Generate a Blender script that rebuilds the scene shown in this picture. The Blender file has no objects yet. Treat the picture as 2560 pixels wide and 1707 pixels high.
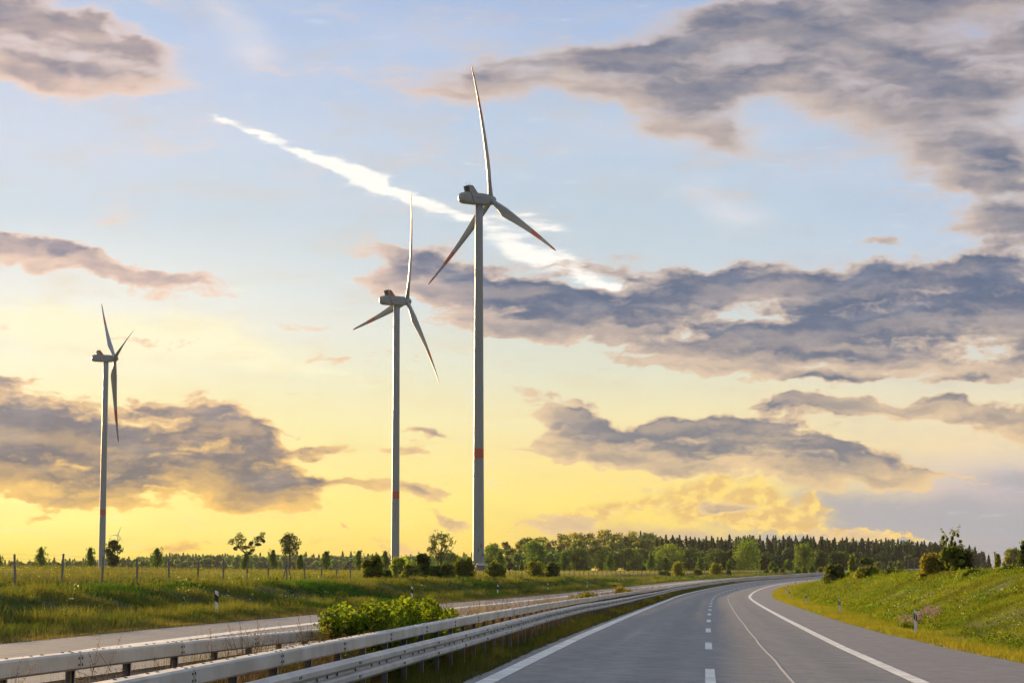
import bpy, bmesh, math, random
import numpy as np
from mathutils import Vector, Matrix

random.seed(7); RNG = np.random.default_rng(11)
SC = bpy.context.scene
COL = SC.collection

# ------------------------------------------------------------------ camera
F_PX, CX, CY, HOR = 5300.0, 1280.0, 853.5, 1425.0     # focal length and horizon in photo pixels
CAM_Z = 1.71
PITCH = math.atan((HOR - CY) / F_PX)
cam_d = bpy.data.cameras.new('camera'); cam = bpy.data.objects.new('camera', cam_d); COL.objects.link(cam)
cam_d.sensor_fit = 'HORIZONTAL'; cam_d.sensor_width = 36.0; cam_d.lens = 36.0 * F_PX / 2560.0
cam_d.clip_start = 0.5; cam_d.clip_end = 60000.0
cam.location = (0, 0, CAM_Z); cam.rotation_euler = (math.radians(90) + PITCH, 0, 0)
SC.camera = cam

def px_dir(x, y):
    """direction in the world of a photo pixel"""
    a, b = (x - CX) / F_PX, (CY - y) / F_PX
    c, s = math.cos(PITCH), math.sin(PITCH)
    return Vector((a, c - b * s, s + b * c)).normalized()

# ------------------------------------------------------------------ light
SUN_AZ, SUN_EL = math.radians(-24.5), math.radians(5.6)
sun_d = bpy.data.lights.new('sun', 'SUN'); sun_d.energy = 5.0; sun_d.angle = math.radians(0.9)
sun_d.color = (1.0, 0.66, 0.32)
sun = bpy.data.objects.new('sun', sun_d); COL.objects.link(sun)
sv = Vector((math.sin(SUN_AZ) * math.cos(SUN_EL), math.cos(SUN_AZ) * math.cos(SUN_EL), math.sin(SUN_EL)))
sun.rotation_euler = sv.to_track_quat('Z', 'Y').to_euler()
SC.view_settings.view_transform = 'Standard'; SC.view_settings.look = 'None'
SC.view_settings.exposure = 1.4; SC.view_settings.gamma = 1.0
SC.view_settings.use_curve_mapping = False
SC.cycles.use_denoising = True; SC.cycles.use_adaptive_sampling = True; SC.cycles.adaptive_threshold = 0.02; SC.cycles.adaptive_min_samples = 8
SC.cycles.max_bounces = 6; SC.cycles.diffuse_bounces = 2; SC.cycles.transparent_max_bounces = 8
SC.cycles.volume_bounces = 0

def lin(c):
    return tuple(((v / 255) / 12.92 if v / 255 <= .04045 else ((v / 255 + .055) / 1.055) ** 2.4) for v in c) + (1.0,)

# ------------------------------------------------------------------ node helper
class NT:
    def __init__(s, t): s.t = t; s.n = t.nodes; s.l = t.links
    def new(s, typ, **kw):
        n = s.n.new(typ)
        for k, v in kw.items(): setattr(n, k, v)
        return n
    def put(s, sock, v):
        if isinstance(v, bpy.types.NodeSocket): s.l.new(v, sock)
        elif v is not None: sock.default_value = v
    def m(s, op, a, b=None, c=None, clamp=False):
        n = s.new('ShaderNodeMath', operation=op, use_clamp=clamp)
        s.put(n.inputs[0], a); s.put(n.inputs[1], b); s.put(n.inputs[2], c)
        return n.outputs[0]
    def vm(s, op, a, b=None, sc=None):
        n = s.new('ShaderNodeVectorMath', operation=op)
        s.put(n.inputs[0], a)
        if b is not None: s.put(n.inputs[1], b)
        if sc is not None: s.put(n.inputs['Scale'], sc)
        return n.outputs['Value'] if op in ('LENGTH', 'DOT_PRODUCT') else n.outputs[0]
    def new_v(s, v):
        n = s.new('ShaderNodeSeparateXYZ'); s.put(n.inputs[0], v); return n.outputs[1]
    def step(s, x, a, b, lo=0.0, hi=1.0):
        n = s.new('ShaderNodeMapRange', interpolation_type='SMOOTHSTEP')
        s.put(n.inputs['Value'], x)
        s.put(n.inputs['From Min'], a); s.put(n.inputs['From Max'], b)
        s.put(n.inputs['To Min'], lo); s.put(n.inputs['To Max'], hi)
        return n.outputs[0]
    def mix(s, f, a, b, blend='MIX'):
        n = s.new('ShaderNodeMix', data_type='RGBA', blend_type=blend)
        s.put(n.inputs[0], f); s.put(n.inputs[6], a); s.put(n.inputs[7], b)
        return n.outputs[2]
    def ramp(s, f, stops, interp='LINEAR'):
        n = s.new('ShaderNodeValToRGB'); cr = n.color_ramp; cr.interpolation = interp
        stops = sorted(stops, key=lambda q: q[0])
        while len(cr.elements) < len(stops): cr.elements.new(0.5)
        for e, (p, c) in zip(cr.elements, stops): e.position = p; e.color = c if len(c) == 4 else tuple(c) + (1,)
        s.put(n.inputs[0], f)
        return n.outputs[0]
    def noise(s, v, scale, detail=4, rough=.55, dist=0.0, out=0):
        n = s.new('ShaderNodeTexNoise'); s.put(n.inputs['Vector'], v)
        n.inputs['Scale'].default_value = scale; n.inputs['Detail'].default_value = detail
        n.inputs['Roughness'].default_value = rough; n.inputs['Distortion'].default_value = dist
        return n.outputs[out]
    def mapping(s, v, loc=(0, 0, 0), rot=(0, 0, 0), sc=(1, 1, 1), typ='POINT'):
        n = s.new('ShaderNodeMapping', vector_type=typ); s.put(n.inputs[0], v)
        n.inputs[1].default_value = loc; n.inputs[2].default_value = rot; n.inputs[3].default_value = sc
        return n.outputs[0]

# ------------------------------------------------------------------ sky
def sky_uv(x, y):
    """overview pixel (2352 wide) -> sky chart: azimuth and elevation in hundredths of photo pixels"""
    d = px_dir(x * 2560 / 2352, y * 2560 / 2352)
    return math.atan2(d.x, d.y) * 53.0, math.asin(d.z) * 53.0
def V_of(y): return sky_uv(1176, y)[1]
DARK = [ # x, y, rx, ry, clockwise angle, weight
 (90,70,290,85,17,.95),(280,110,130,44,12,.8),(60,160,200,50,10,.45),(-60,40,200,120,0,.5),(330,190,150,40,10,.2),
 (40,585,170,36,4,.9),(200,606,150,32,5,.9),(330,624,85,34,5,.85),(-80,590,150,40,0,.8),
 (20,975,150,90,12,1.2),(70,1095,220,58,2,1.1),(200,1060,150,70,10,.55),(340,975,170,46,5,.95),(480,965,180,50,10,1.1),
 (450,1040,260,70,16,1.1),(590,1085,170,58,16,1.15),(680,1118,75,36,5,1.0),(200,1120,170,26,-2,1.0),(330,1030,120,60,0,.55),
 (765,1018,46,18,-4,.7),(700,1028,60,16,0,.35),(850,1110,130,22,8,.5),(960,1130,50,20,14,.6),
 (1010,1198,90,32,14,.75),(1130,1143,50,8,0,.5),(1000,985,90,18,7,.65),(475,1195,40,9,15,.6),(790,1205,30,9,15,.4),
 (650,915,60,14,-8,.3),(640,880,50,12,5,.3),
 (950,195,140,36,4,.45),(1080,185,160,46,-4,.5),(1250,150,190,62,-7,.8),(1420,185,230,70,4,.85),(1560,235,170,95,25,1.0),
 (1650,300,90,40,10,.5),(1500,280,100,50,20,.4),
 (1680,130,250,80,-12,.85),(1850,150,280,85,8,.95),(2000,190,260,95,14,.75),(1800,30,280,80,0,.55),(2080,70,330,110,5,1.0),
 (2300,30,200,90,0,.9),(2200,130,140,120,20,.4),(2360,110,70,110,-20,.9),(2120,240,230,80,14,.5),(1960,240,140,50,0,.3),(2280,290,170,70,10,.4),
 (2180,370,230,75,22,.85),(2310,440,170,75,28,.7),(2210,520,190,60,5,.35),(2340,520,120,60,0,.4),(2010,578,50,16,3,.45),(2240,600,180,40,-5,.4),
 (900,590,140,32,2,.5),(870,650,90,28,0,.3),(1010,640,200,60,8,.6),(1150,690,260,72,9,.95),(1300,728,300,56,4,1.0),(1460,735,300,46,-2,.95),
 (1640,655,190,52,-6,1.0),(1720,628,90,35,0,.7),(1440,640,70,24,5,.55),(1700,752,350,52,2,1.0),(1950,790,320,58,6,1.0),
 (1870,680,200,46,0,.45),(2120,670,260,60,-4,.85),(2260,720,260,100,0,1.0),(2330,820,240,46,0,.9),(2090,740,220,64,0,.6),
 (1740,845,200,22,6,.42),(1900,866,200,24,4,.5),(2120,876,180,18,2,.45),(1640,800,180,26,4,.35),(2030,640,90,20,0,.35),
 (2220,955,310,36,5,1.0),(1980,935,220,18,3,.6),(1830,925,130,12,2,.35),
 (1320,985,110,52,8,.95),(1470,1015,170,46,11,.95),(1380,1045,210,22,3,.45),(1600,1005,120,36,12,.7),(1640,965,90,30,4,.6),
 (1740,985,170,38,8,.85),(1880,1010,150,30,12,.6),(1960,1035,110,20,12,.4),(1700,1040,200,40,5,.4),
 (1740,1075,190,26,3,.75),(1600,1070,140,22,3,.35),(2080,1080,210,20,2,.75),(2250,1092,65,26,20,.75),(2110,1106,90,16,4,.6),(2000,1095,260,40,3,.25),
 (1660,1175,70,18,5,.7),(1450,1172,90,16,5,.5),(1300,1200,150,30,4,.35),(1240,1215,100,12,4,.4),
]
LOWGREY = [(2230,1200,400,75,0,.9),(1950,1175,300,60,5,.55),(1650,1240,500,45,3,.8),(2352,1100,200,60,0,.5),(1400,1245,220,30,0,.5)]
GOLD = [(1740,1135,85,48,0,.9),(1800,1180,100,40,0,.7),(1600,1150,110,60,-10,.65),(1450,1160,160,32,-12,.6),(1640,1105,50,26,0,.5),
 (1870,1140,30,30,20,.6),(1340,1185,120,26,-8,.5),(1700,1190,200,30,4,.6),(1880,1165,60,20,20,.4),(1760,1210,100,14,4,.5),(1900,1216,170,10,6,.9),(2040,1228,160,9,4,.8),(1790,1195,120,26,3,.6)]
STREAK = [(505,270,52,16,10,.75),(590,305,90,16,24,.85),(700,352,100,17,24,.85),(790,392,110,27,26,1.0),(890,432,120,28,24,1.1),(990,470,100,24,22,1.0),
 (1080,500,90,20,16,.7),(1190,505,110,32,8,.7),(1260,522,60,12,-2,.6),(1170,560,50,40,30,.6),(1240,590,110,46,20,1.0),(1330,625,100,34,20,1.0),(1400,658,90,16,14,.85),
 (1130,540,60,30,0,.3),(1160,398,120,10,10,.22),(1250,410,80,10,8,.2),(1080,372,120,7,12,.2)]
VEIL = [(520,40,120,70,40,.5),(600,110,120,60,0,.3),(1700,490,190,70,15,.45),(1600,440,170,40,8,.3),(560,800,230,50,8,.8),(300,780,260,70,0,.7),(900,870,160,20,5,.3),
 (80,745,240,60,0,.9),(700,850,230,30,5,.4),(90,325,50,16,0,.3),(180,327,26,14,0,.35),(590,140,150,60,0,.2),(800,650,60,12,0,.35),(550,668,60,16,6,.35)]

def blobs(nt, p, lst, grow=1.6):
    acc = 0.0
    for (x, y, rx, ry, ang, w) in lst:
        u, v = sky_uv(x, y); k = 2560 / 2352 / 100 * grow
        q = nt.mapping(p, (u, v, 0), (0, 0, math.radians(-ang)), (rx * k, ry * k, 1), 'TEXTURE')
        g = nt.new('ShaderNodeTexGradient', gradient_type='QUADRATIC_SPHERE'); nt.l.new(q, g.inputs[0])
        acc = nt.m('MULTIPLY_ADD', g.outputs['Fac'], w * 1.7, acc)
    return acc

def cloud_group():
    g = bpy.data.node_groups.new('cloud_density', 'ShaderNodeTree')
    g.interface.new_socket('p', in_out='INPUT', socket_type='NodeSocketVector')
    for o in ('dark',): g.interface.new_socket(o, in_out='OUTPUT', socket_type='NodeSocketFloat')
    nt = NT(g); gi = nt.new('NodeGroupInput'); go = nt.new('NodeGroupOutput')
    p0 = gi.outputs[0]
    w1 = nt.vm('SUBTRACT', nt.noise(nt.mapping(p0, sc=(.6, 1.1, 1)), .8, 4, .6, out=1), (.5, .5, .5))
    p = nt.vm('ADD', p0, nt.vm('SCALE', w1, sc=1.5))
    p = nt.vm('MULTIPLY', p, (1, 1, 0))
    b = nt.m('MINIMUM', blobs(nt, p, DARK, 1.85), 1.12)
    q = nt.vm('ADD', p0, nt.vm('SCALE', w1, sc=.9))
    n = nt.noise(nt.mapping(q, rot=(0, 0, math.radians(13)), sc=(.27, 1.25, 1)), 1.05, 6, .52)
    n2 = nt.noise(nt.mapping(q, loc=(7, 3, 0), rot=(0, 0, math.radians(4)), sc=(.7, 1.25, 1)), 3.1, 6, .62)
    nn = nt.m('ADD', nt.m('MULTIPLY', nt.m('SUBTRACT', n, .5), nt.step(nt.new_v(p0), 5, 11, 3.7, 2.35)), nt.m('MULTIPLY', nt.m('SUBTRACT', n2, .5), nt.step(nt.new_v(p0), 5, 11, .85, .22)))
    d = nt.m('ADD', nn, b)
    nt.l.new(d, go.inputs['dark'])
    return g

def build_world():
    w = bpy.data.worlds.new('World'); SC.world = w; w.use_nodes = True
    nt = NT(w.node_tree); nt.n.clear()
    out = nt.new('ShaderNodeOutputWorld'); bg = nt.new('ShaderNodeBackground'); bg2 = nt.new('ShaderNodeBackground')
    tc = nt.new('ShaderNodeTexCoord'); sep = nt.new('ShaderNodeSeparateXYZ'); nt.l.new(tc.outputs['Generated'], sep.inputs[0])
    az = nt.m('ARCTAN2', sep.outputs[0], sep.outputs[1]); el = nt.m('ARCSINE', sep.outputs[2])
    U = nt.m('MULTIPLY', az, 53.0); V = nt.m('MULTIPLY', el, 53.0)
    cp = nt.new('ShaderNodeCombineXYZ'); nt.l.new(U, cp.inputs[0]); nt.l.new(V, cp.inputs[1]); P = cp.outputs[0]
    vmax = 90.0 * math.pi / 180 * 53.0
    sc_ = 20.0
    f = nt.m('DIVIDE', V, sc_)
    def st(lst): return [(min(1, max(0, V_of(y) / sc_)), lin(c)) for y, c in lst]
    RL = nt.ramp(f, st([(1309,(254,216,92)),(1270,(255,229,104)),(1200,(255,250,146)),(1130,(255,252,158)),(1000,(255,248,176)),(870,(255,248,208)),(760,(255,251,234)),(660,(238,240,234)),(500,(210,221,230)),(330,(208,218,234)),(150,(194,208,233)),(-60,(178,199,229))]))
    RM = nt.ramp(f, st([(1309,(250,206,98)),(1250,(253,217,104)),(1150,(253,228,124)),(1060,(250,228,152)),(960,(242,230,180)),(850,(222,225,204)),(700,(204,216,220)),(500,(190,208,222)),(300,(186,204,226)),(120,(174,195,226)),(-60,(160,184,222))]))
    RR = nt.ramp(f, st([(1309,(162,160,168)),(1200,(170,168,175)),(1120,(205,190,190)),(1030,(235,216,180)),(930,(232,222,190)),(850,(216,216,204)),(700,(196,208,222)),(500,(184,203,226)),(300,(180,198,224)),(120,(150,175,215)),(-60,(135,160,210))]))
    warp = nt.m('MULTIPLY', nt.m('SUBTRACT', nt.noise(nt.mapping(P, sc=(.3, .6, 1)), .35, 3, .5), .5), 5.0)
    Uw = nt.m('ADD', U, warp)
    base = nt.mix(nt.step(Uw, -13.0, 3.0), RL, RM)
    base = nt.mix(nt.step(Uw, 3.0, 12.5), base, RR)
    # the far left and the sky overhead and behind, outside the picture
    base = nt.mix(nt.step(U, -70, -18, .75, 0), base, lin((255, 246, 205)))
    base = nt.mix(nt.step(V, 17, 45, 0, 1), base, (.46, .50, .58, 1))
    base = nt.mix(nt.step(sep.outputs[1], .75, -.2, 0, .9), base, nt.mix(nt.step(V, 8, 48), (.20, .20, .22, 1), (.46, .50, .58, 1)))
    clear = base
    # fine colour variation so that the clear sky is not perfectly smooth
    fine = nt.noise(nt.mapping(P, rot=(0, 0, .15), sc=(.16, .9, 1)), .7, 6, .55)
    base = nt.mix(nt.m('MULTIPLY', nt.step(fine, .42, .78), .28), base, nt.mix(nt.step(V, 2, 9), lin((255, 222, 130)), lin((222, 219, 226))))
    # veils
    w1 = nt.vm('SUBTRACT', nt.noise(nt.mapping(P, sc=(.6, 1, 1)), .8, 5, .6, out=1), (.5, .5, .5))
    pv = nt.vm('MULTIPLY', nt.vm('ADD', P, nt.vm('SCALE', w1, sc=1.6)), (1, 1, 0))
    vb = nt.m('ADD', blobs(nt, pv, VEIL), nt.m('MULTIPLY', nt.m('SUBTRACT', nt.noise(nt.mapping(P, rot=(0, 0, .2), sc=(.5, 1.3, 1)), 1.2, 7, .6), .5), .6))
    veil_c = nt.mix(nt.step(V, 6.0, 9.5), lin((255, 249, 210)), lin((226, 224, 232)))
    base = nt.mix(nt.step(vb, .12, 1.2, 0, .8), base, veil_c)
    # low grey bank
    lg = nt.m('ADD', blobs(nt, pv, LOWGREY), nt.m('MULTIPLY', nt.m('SUBTRACT', nt.noise(nt.mapping(P, sc=(.35, 1.1, 1)), 1.1, 7, .6), .5), 1.6))
    lgc = nt.mix(nt.step(U, 0, 9), lin((228, 192, 130)), lin((168, 168, 176)))
    base = nt.mix(nt.step(lg, -.1, 1.2, 0, .9), base, lgc)
    # golden cumulus
    wg = nt.vm('SUBTRACT', nt.noise(P, 2.6, 6, .62, out=1), (.5, .5, .5))
    pg = nt.vm('MULTIPLY', nt.vm('ADD', P, nt.vm('SCALE', wg, sc=.75)), (1, 1, 0))
    gn = nt.noise(nt.mapping(P, sc=(.8, 1.2, 1)), 2.4, 8, .6, .2)
    gd = nt.m('ADD', blobs(nt, pg, GOLD), nt.m('MULTIPLY', nt.m('SUBTRACT', gn, .5), .9))
    gn2 = nt.noise(nt.mapping(P, loc=(.12, -.16, 0), sc=(.8, 1.2, 1)), 2.4, 8, .6, .2)
    glit = nt.step(nt.m('SUBTRACT', gn, gn2), -.10, .12)
    gc = nt.mix(glit, lin((226, 186, 118)), lin((255, 220, 122)))
    base = nt.mix(nt.step(gd, .25, .95, 0, .92), base, gc)
    # bright streak
    ws = nt.vm('SUBTRACT', nt.noise(nt.mapping(P, rot=(0, 0, .4), sc=(.6, 1.2, 1)), 1.6, 6, .62, out=1), (.5, .5, .5))
    ps = nt.vm('MULTIPLY', nt.vm('ADD', P, nt.vm('SCALE', ws, sc=.55)), (1, 1, 0))
    sn = nt.noise(nt.mapping(P, rot=(0, 0, .42), sc=(.45, 2.2, 1)), 2.0, 9, .64)
    sd = nt.m('ADD', blobs(nt, ps, STREAK, 1.45), nt.m('MULTIPLY', nt.m('SUBTRACT', sn, .5), 2.5))
    stc = nt.mix(nt.step(sd, .3, 1.0), lin((232, 234, 234)), (1.03, 1.01, .95, 1))
    base = nt.mix(nt.step(sd, .12, 1.25, 0, .95), base, stc)
    # dark clouds
    g = cloud_group()
    def den(pp):
        n = nt.new('ShaderNodeGroup'); n.node_tree = g; nt.l.new(pp, n.inputs[0]); return n.outputs[0]
    pp0 = nt.vm('ADD', P, (0, 0, 0))
    d0 = den(pp0)
    d1 = den(nt.vm('ADD', P, (-.52, -.46, 0)))
    grad = nt.m('SUBTRACT', d0, d1)
    high = nt.step(V, 6.0, 10.5)
    alpha = nt.step(d0, nt.m('MULTIPLY_ADD', high, -.28, .38), nt.m('MULTIPLY_ADD', high, .50, .62))
    lit = nt.step(grad, -.15, .95)
    thick = nt.step(d0, .42, nt.m('MULTIPLY_ADD', high, .42, 1.05))
    low = nt.step(V, 1.0, 7.5)                       # 0 near the horizon
    left = nt.step(U, -6.5, 1.5)                     # 0 at the left
    edge_c = nt.mix(low, nt.mix(left, lin((255, 204, 108)), lin((238, 204, 150))), nt.mix(left, lin((246, 214, 192)), lin((216, 196, 182))))
    core_c = nt.mix(low, nt.mix(left, lin((106, 100, 108)), lin((114, 118, 130))), nt.mix(left, lin((120, 124, 148)), lin((80, 100, 132))))
    core_c = nt.mix(nt.step(V, 9.5, 13.0, 0, .55), core_c, lin((102, 112, 138)))
    tone = nt.noise(nt.mapping(P, rot=(0, 0, .2), sc=(.35, 1.1, 1)), 1.7, 7, .6)
    core_c = nt.mix(nt.step(tone, .45, .72, 0, .5), core_c, nt.mix(low, lin((176, 160, 150)), lin((146, 150, 166))))
    cc = nt.mix(thick, edge_c, core_c)
    cc = nt.mix(nt.m('MULTIPLY', lit, nt.step(d0, .5, 1.7, .92, .30)), cc, edge_c)
    base = nt.mix(nt.m('MULTIPLY', alpha, .97), base, cc)
    # away from the photographed part: the same gradient with scattered cloud
    gcl = nt.noise(nt.vm('MULTIPLY', tc.outputs['Generated'], (3, 3, 7)), 1.0, 6, .55)
    rest = nt.mix(nt.step(gcl, .50, .66, 0, .75), clear, nt.mix(nt.step(V, 6, 20), lin((190, 172, 160)), lin((150, 156, 178))))
    ns = nt.new('ShaderNodeTexSky', sky_type='NISHITA', sun_disc=False)
    ns.sun_elevation = SUN_EL; ns.sun_rotation = SUN_AZ; ns.air_density = 1.2; ns.dust_density = 2.0
    rest = nt.mix(1.0, rest, nt.mix(1.0, ns.outputs[0], (.06, .06, .06, 1), 'MULTIPLY'), 'ADD')
    rest = nt.mix(nt.step(sep.outputs[2], -.002, -.03), rest, (.10, .10, .07, 1))
    nt.l.new(rest, bg2.inputs[0]); nt.l.new(base, bg.inputs[0]); bg.inputs[1].default_value = bg2.inputs[1].default_value = .385
    edge = nt.m('MAXIMUM', nt.m('MAXIMUM', nt.step(nt.m('ABSOLUTE', U), 16.5, 21), nt.step(V, 17.5, 22)), nt.m('LESS_THAN', V, -.6))
    mx = nt.new('ShaderNodeMixShader'); nt.l.new(edge, mx.inputs[0]); nt.l.new(bg.outputs[0], mx.inputs[1]); nt.l.new(bg2.outputs[0], mx.inputs[2])
    nt.l.new(mx.outputs[0], out.inputs[0])
    w.cycles.sampling_method = 'MANUAL'; w.cycles.sample_map_resolution = 512
build_world()
# ------------------------------------------------------------------ object helpers
def tag(o, label=None, cat=None, group=None, kind=None):
    if label: o['label'] = label
    if cat: o['category'] = cat
    if group: o['group'] = group
    if kind: o['kind'] = kind
    return o
def link(o, parent=None):
    COL.objects.link(o)
    if parent is not None: o.parent = parent
    return o
def empty(name, loc=(0, 0, 0), rz=0.0):
    o = bpy.data.objects.new(name, None); o.location = loc; o.rotation_euler = (0, 0, rz); o.empty_display_size = .3
    return link(o)
def mesh_np(name, V, Fc, mat, parent=None, smooth=False, attr=None, loc=None):
    """one mesh object from arrays; faces may be quads or triangles; attr = per-vertex rgb"""
    V = np.asarray(V, np.float32).reshape(-1, 3); Fc = np.asarray(Fc, np.int32); k = Fc.shape[1]
    me = bpy.data.meshes.new(name); me.vertices.add(len(V)); me.vertices.foreach_set('co', V.ravel())
    me.loops.add(Fc.size); me.loops.foreach_set('vertex_index', Fc.ravel())
    me.polygons.add(len(Fc)); me.polygons.foreach_set('loop_start', np.arange(0, Fc.size, k, dtype=np.int32))
    me.polygons.foreach_set('loop_total', np.full(len(Fc), k, np.int32))
    me.polygons.foreach_set('use_smooth', np.full(len(Fc), bool(smooth)))
    me.update(calc_edges=True)
    if attr is not None:
        a = me.color_attributes.new('tint', 'FLOAT_COLOR', 'POINT')
        c = np.ones((len(V), 4), np.float32); c[:, :3] = attr; a.data.foreach_set('color', c.ravel())
    me.materials.append(mat)
    o = bpy.data.objects.new(name, me)
    if loc is not None: o.location = loc
    return link(o, parent)
class MB:
    """collects boxes, tubes and prisms of one part"""
    def __init__(s): s.v = []; s.f = []
    def add(s, vs, fs):
        b = len(s.v); s.v += [tuple(v) for v in vs]; s.f += [tuple(i + b for i in f) for f in fs]
    def box(s, c, d, M=None):
        x, y, z = d[0] / 2, d[1] / 2, d[2] / 2
        vs = [Vector((sx * x, sy * y, sz * z)) for sz in (-1, 1) for sy in (-1, 1) for sx in (-1, 1)]
        if M is not None: vs = [M @ v for v in vs]
        s.add([v + Vector(c) for v in vs], [(0, 2, 3, 1), (4, 5, 7, 6), (0, 1, 5, 4), (2, 6, 7, 3), (0, 4, 6, 2), (1, 3, 7, 5)])
    def tube(s, pts, rad, n=6, cap=True):
        pts = [Vector(p) for p in pts]; r = rad if isinstance(rad, (list, tuple)) else [rad] * len(pts); rings = []
        for i, p in enumerate(pts):
            t = (pts[min(i + 1, len(pts) - 1)] - pts[max(i - 1, 0)]).normalized()
            a = t.cross(Vector((0, 0, 1))) if abs(t.z) < .95 else t.cross(Vector((1, 0, 0)))
            a.normalize(); b = t.cross(a)
            rings.append([p + (a * math.cos(q) + b * math.sin(q)) * r[i] for q in (2 * math.pi * k / n for k in range(n))])
        vs = [v for rg in rings for v in rg]; fs = []
        for i in range(len(pts) - 1):
            for k in range(n):
                fs.append((i * n + k, i * n + (k + 1) % n, (i + 1) * n + (k + 1) % n, (i + 1) * n + k))
        if cap: fs.append(tuple(range(n))[::-1]); fs.append(tuple((len(pts) - 1) * n + k for k in range(n)))
        s.add(vs, fs)
    def build(s, name, mat, parent=None, smooth=False, loc=None):
        me = bpy.data.meshes.new(name); me.from_pydata(s.v, [], s.f)
        if smooth: me.polygons.foreach_set('use_smooth', [True] * len(me.polygons))
        me.materials.append(mat)
        o = bpy.data.objects.new(name, me)
        if loc is not None: o.location = loc
        return link(o, parent)
def copy_tree(o, parent=None):
    c = o.copy(); COL.objects.link(c)
    if parent is not None: c.parent = parent
    for ch in list(o.children): copy_tree(ch, c)
    return c

# ------------------------------------------------------------------ materials
def mat(name, col, rough=.6, metal=0.0, spec=.5, bump=0.0, bscale=20.0, var=0.0, vscale=4.0):
    m = bpy.data.materials.new(name); m.use_nodes = True; nt = NT(m.node_tree)
    p = m.node_tree.nodes['Principled BSDF']; p.inputs['Roughness'].default_value = rough
    p.inputs['Metallic'].default_value = metal; p.inputs['Specular IOR Level'].default_value = spec
    c = tuple(col) + (1,) if len(col) == 3 else col
    tc = nt.new('ShaderNodeTexCoord'); g = tc.outputs['Object']
    if var:
        n = nt.noise(g, vscale, 6, .6)
        nt.put(p.inputs['Base Color'], nt.mix(nt.step(n, .3, .7), tuple(v * (1 - var) for v in c[:3]) + (1,), tuple(min(1, v * (1 + var)) for v in c[:3]) + (1,)))
        nt.put(p.inputs['Roughness'], nt.step(n, .2, .8, rough * .85, min(1, rough * 1.2)))
    else: p.inputs['Base Color'].default_value = c
    if bump:
        b = nt.new('ShaderNodeBump'); b.inputs['Strength'].default_value = bump
        nt.put(b.inputs['Height'], nt.noise(g, bscale, 5, .6)); nt.l.new(b.outputs[0], p.inputs['Normal'])
    return m
def leaf_mat(name, gain=1.0, trans=.45):
    """foliage: colour from the leaves' own tint, light passes through thin blades"""
    m = bpy.data.materials.new(name); m.use_nodes = True; nt = NT(m.node_tree); nt.n.clear()
    out = nt.new('ShaderNodeOutputMaterial'); at = nt.new('ShaderNodeAttribute', attribute_name='tint')
    c = nt.mix(1.0, at.outputs['Color'], (gain, gain, gain, 1), 'MULTIPLY')
    d = nt.new('ShaderNodeBsdfDiffuse'); nt.l.new(c, d.inputs[0])
    t = nt.new('ShaderNodeBsdfTranslucent'); nt.l.new(nt.mix(1.0, c, (1.18, 1.22, .58, 1), 'MULTIPLY'), t.inputs[0])
    mx = nt.new('ShaderNodeMixShader'); mx.inputs[0].default_value = trans
    nt.l.new(d.outputs[0], mx.inputs[1]); nt.l.new(t.outputs[0], mx.inputs[2]); nt.l.new(mx.outputs[0], out.inputs[0])
    return m

def ground_mat():
    m = bpy.data.materials.new('ground_soil'); m.use_nodes = True; nt = NT(m.node_tree)
    p = m.node_tree.nodes['Principled BSDF']; p.inputs['Roughness'].default_value = .95; p.inputs['Specular IOR Level'].default_value = .1
    g = nt.new('ShaderNodeTexCoord').outputs['Object']; at = nt.new('ShaderNodeAttribute', attribute_name='tint').outputs['Color']
    n = nt.noise(g, .35, 8, .65); n2 = nt.noise(g, 4.0, 6, .65)
    c = nt.mix(nt.step(n, .35, .7), nt.mix(1.0, at, (.75, .8, .75, 1), 'MULTIPLY'), nt.mix(1.0, at, (1.3, 1.2, 1.0, 1), 'MULTIPLY'))
    c = nt.mix(nt.step(n2, .3, .7, .0, .45), c, nt.mix(1.0, at, (.5, .5, .45, 1), 'MULTIPLY'))
    nt.l.new(c, p.inputs['Base Color'])
    b = nt.new('ShaderNodeBump'); b.inputs['Strength'].default_value = .9; b.inputs['Distance'].default_value = .15
    nt.l.new(n2, b.inputs['Height']); nt.l.new(b.outputs[0], p.inputs['Normal'])
    return m
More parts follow.
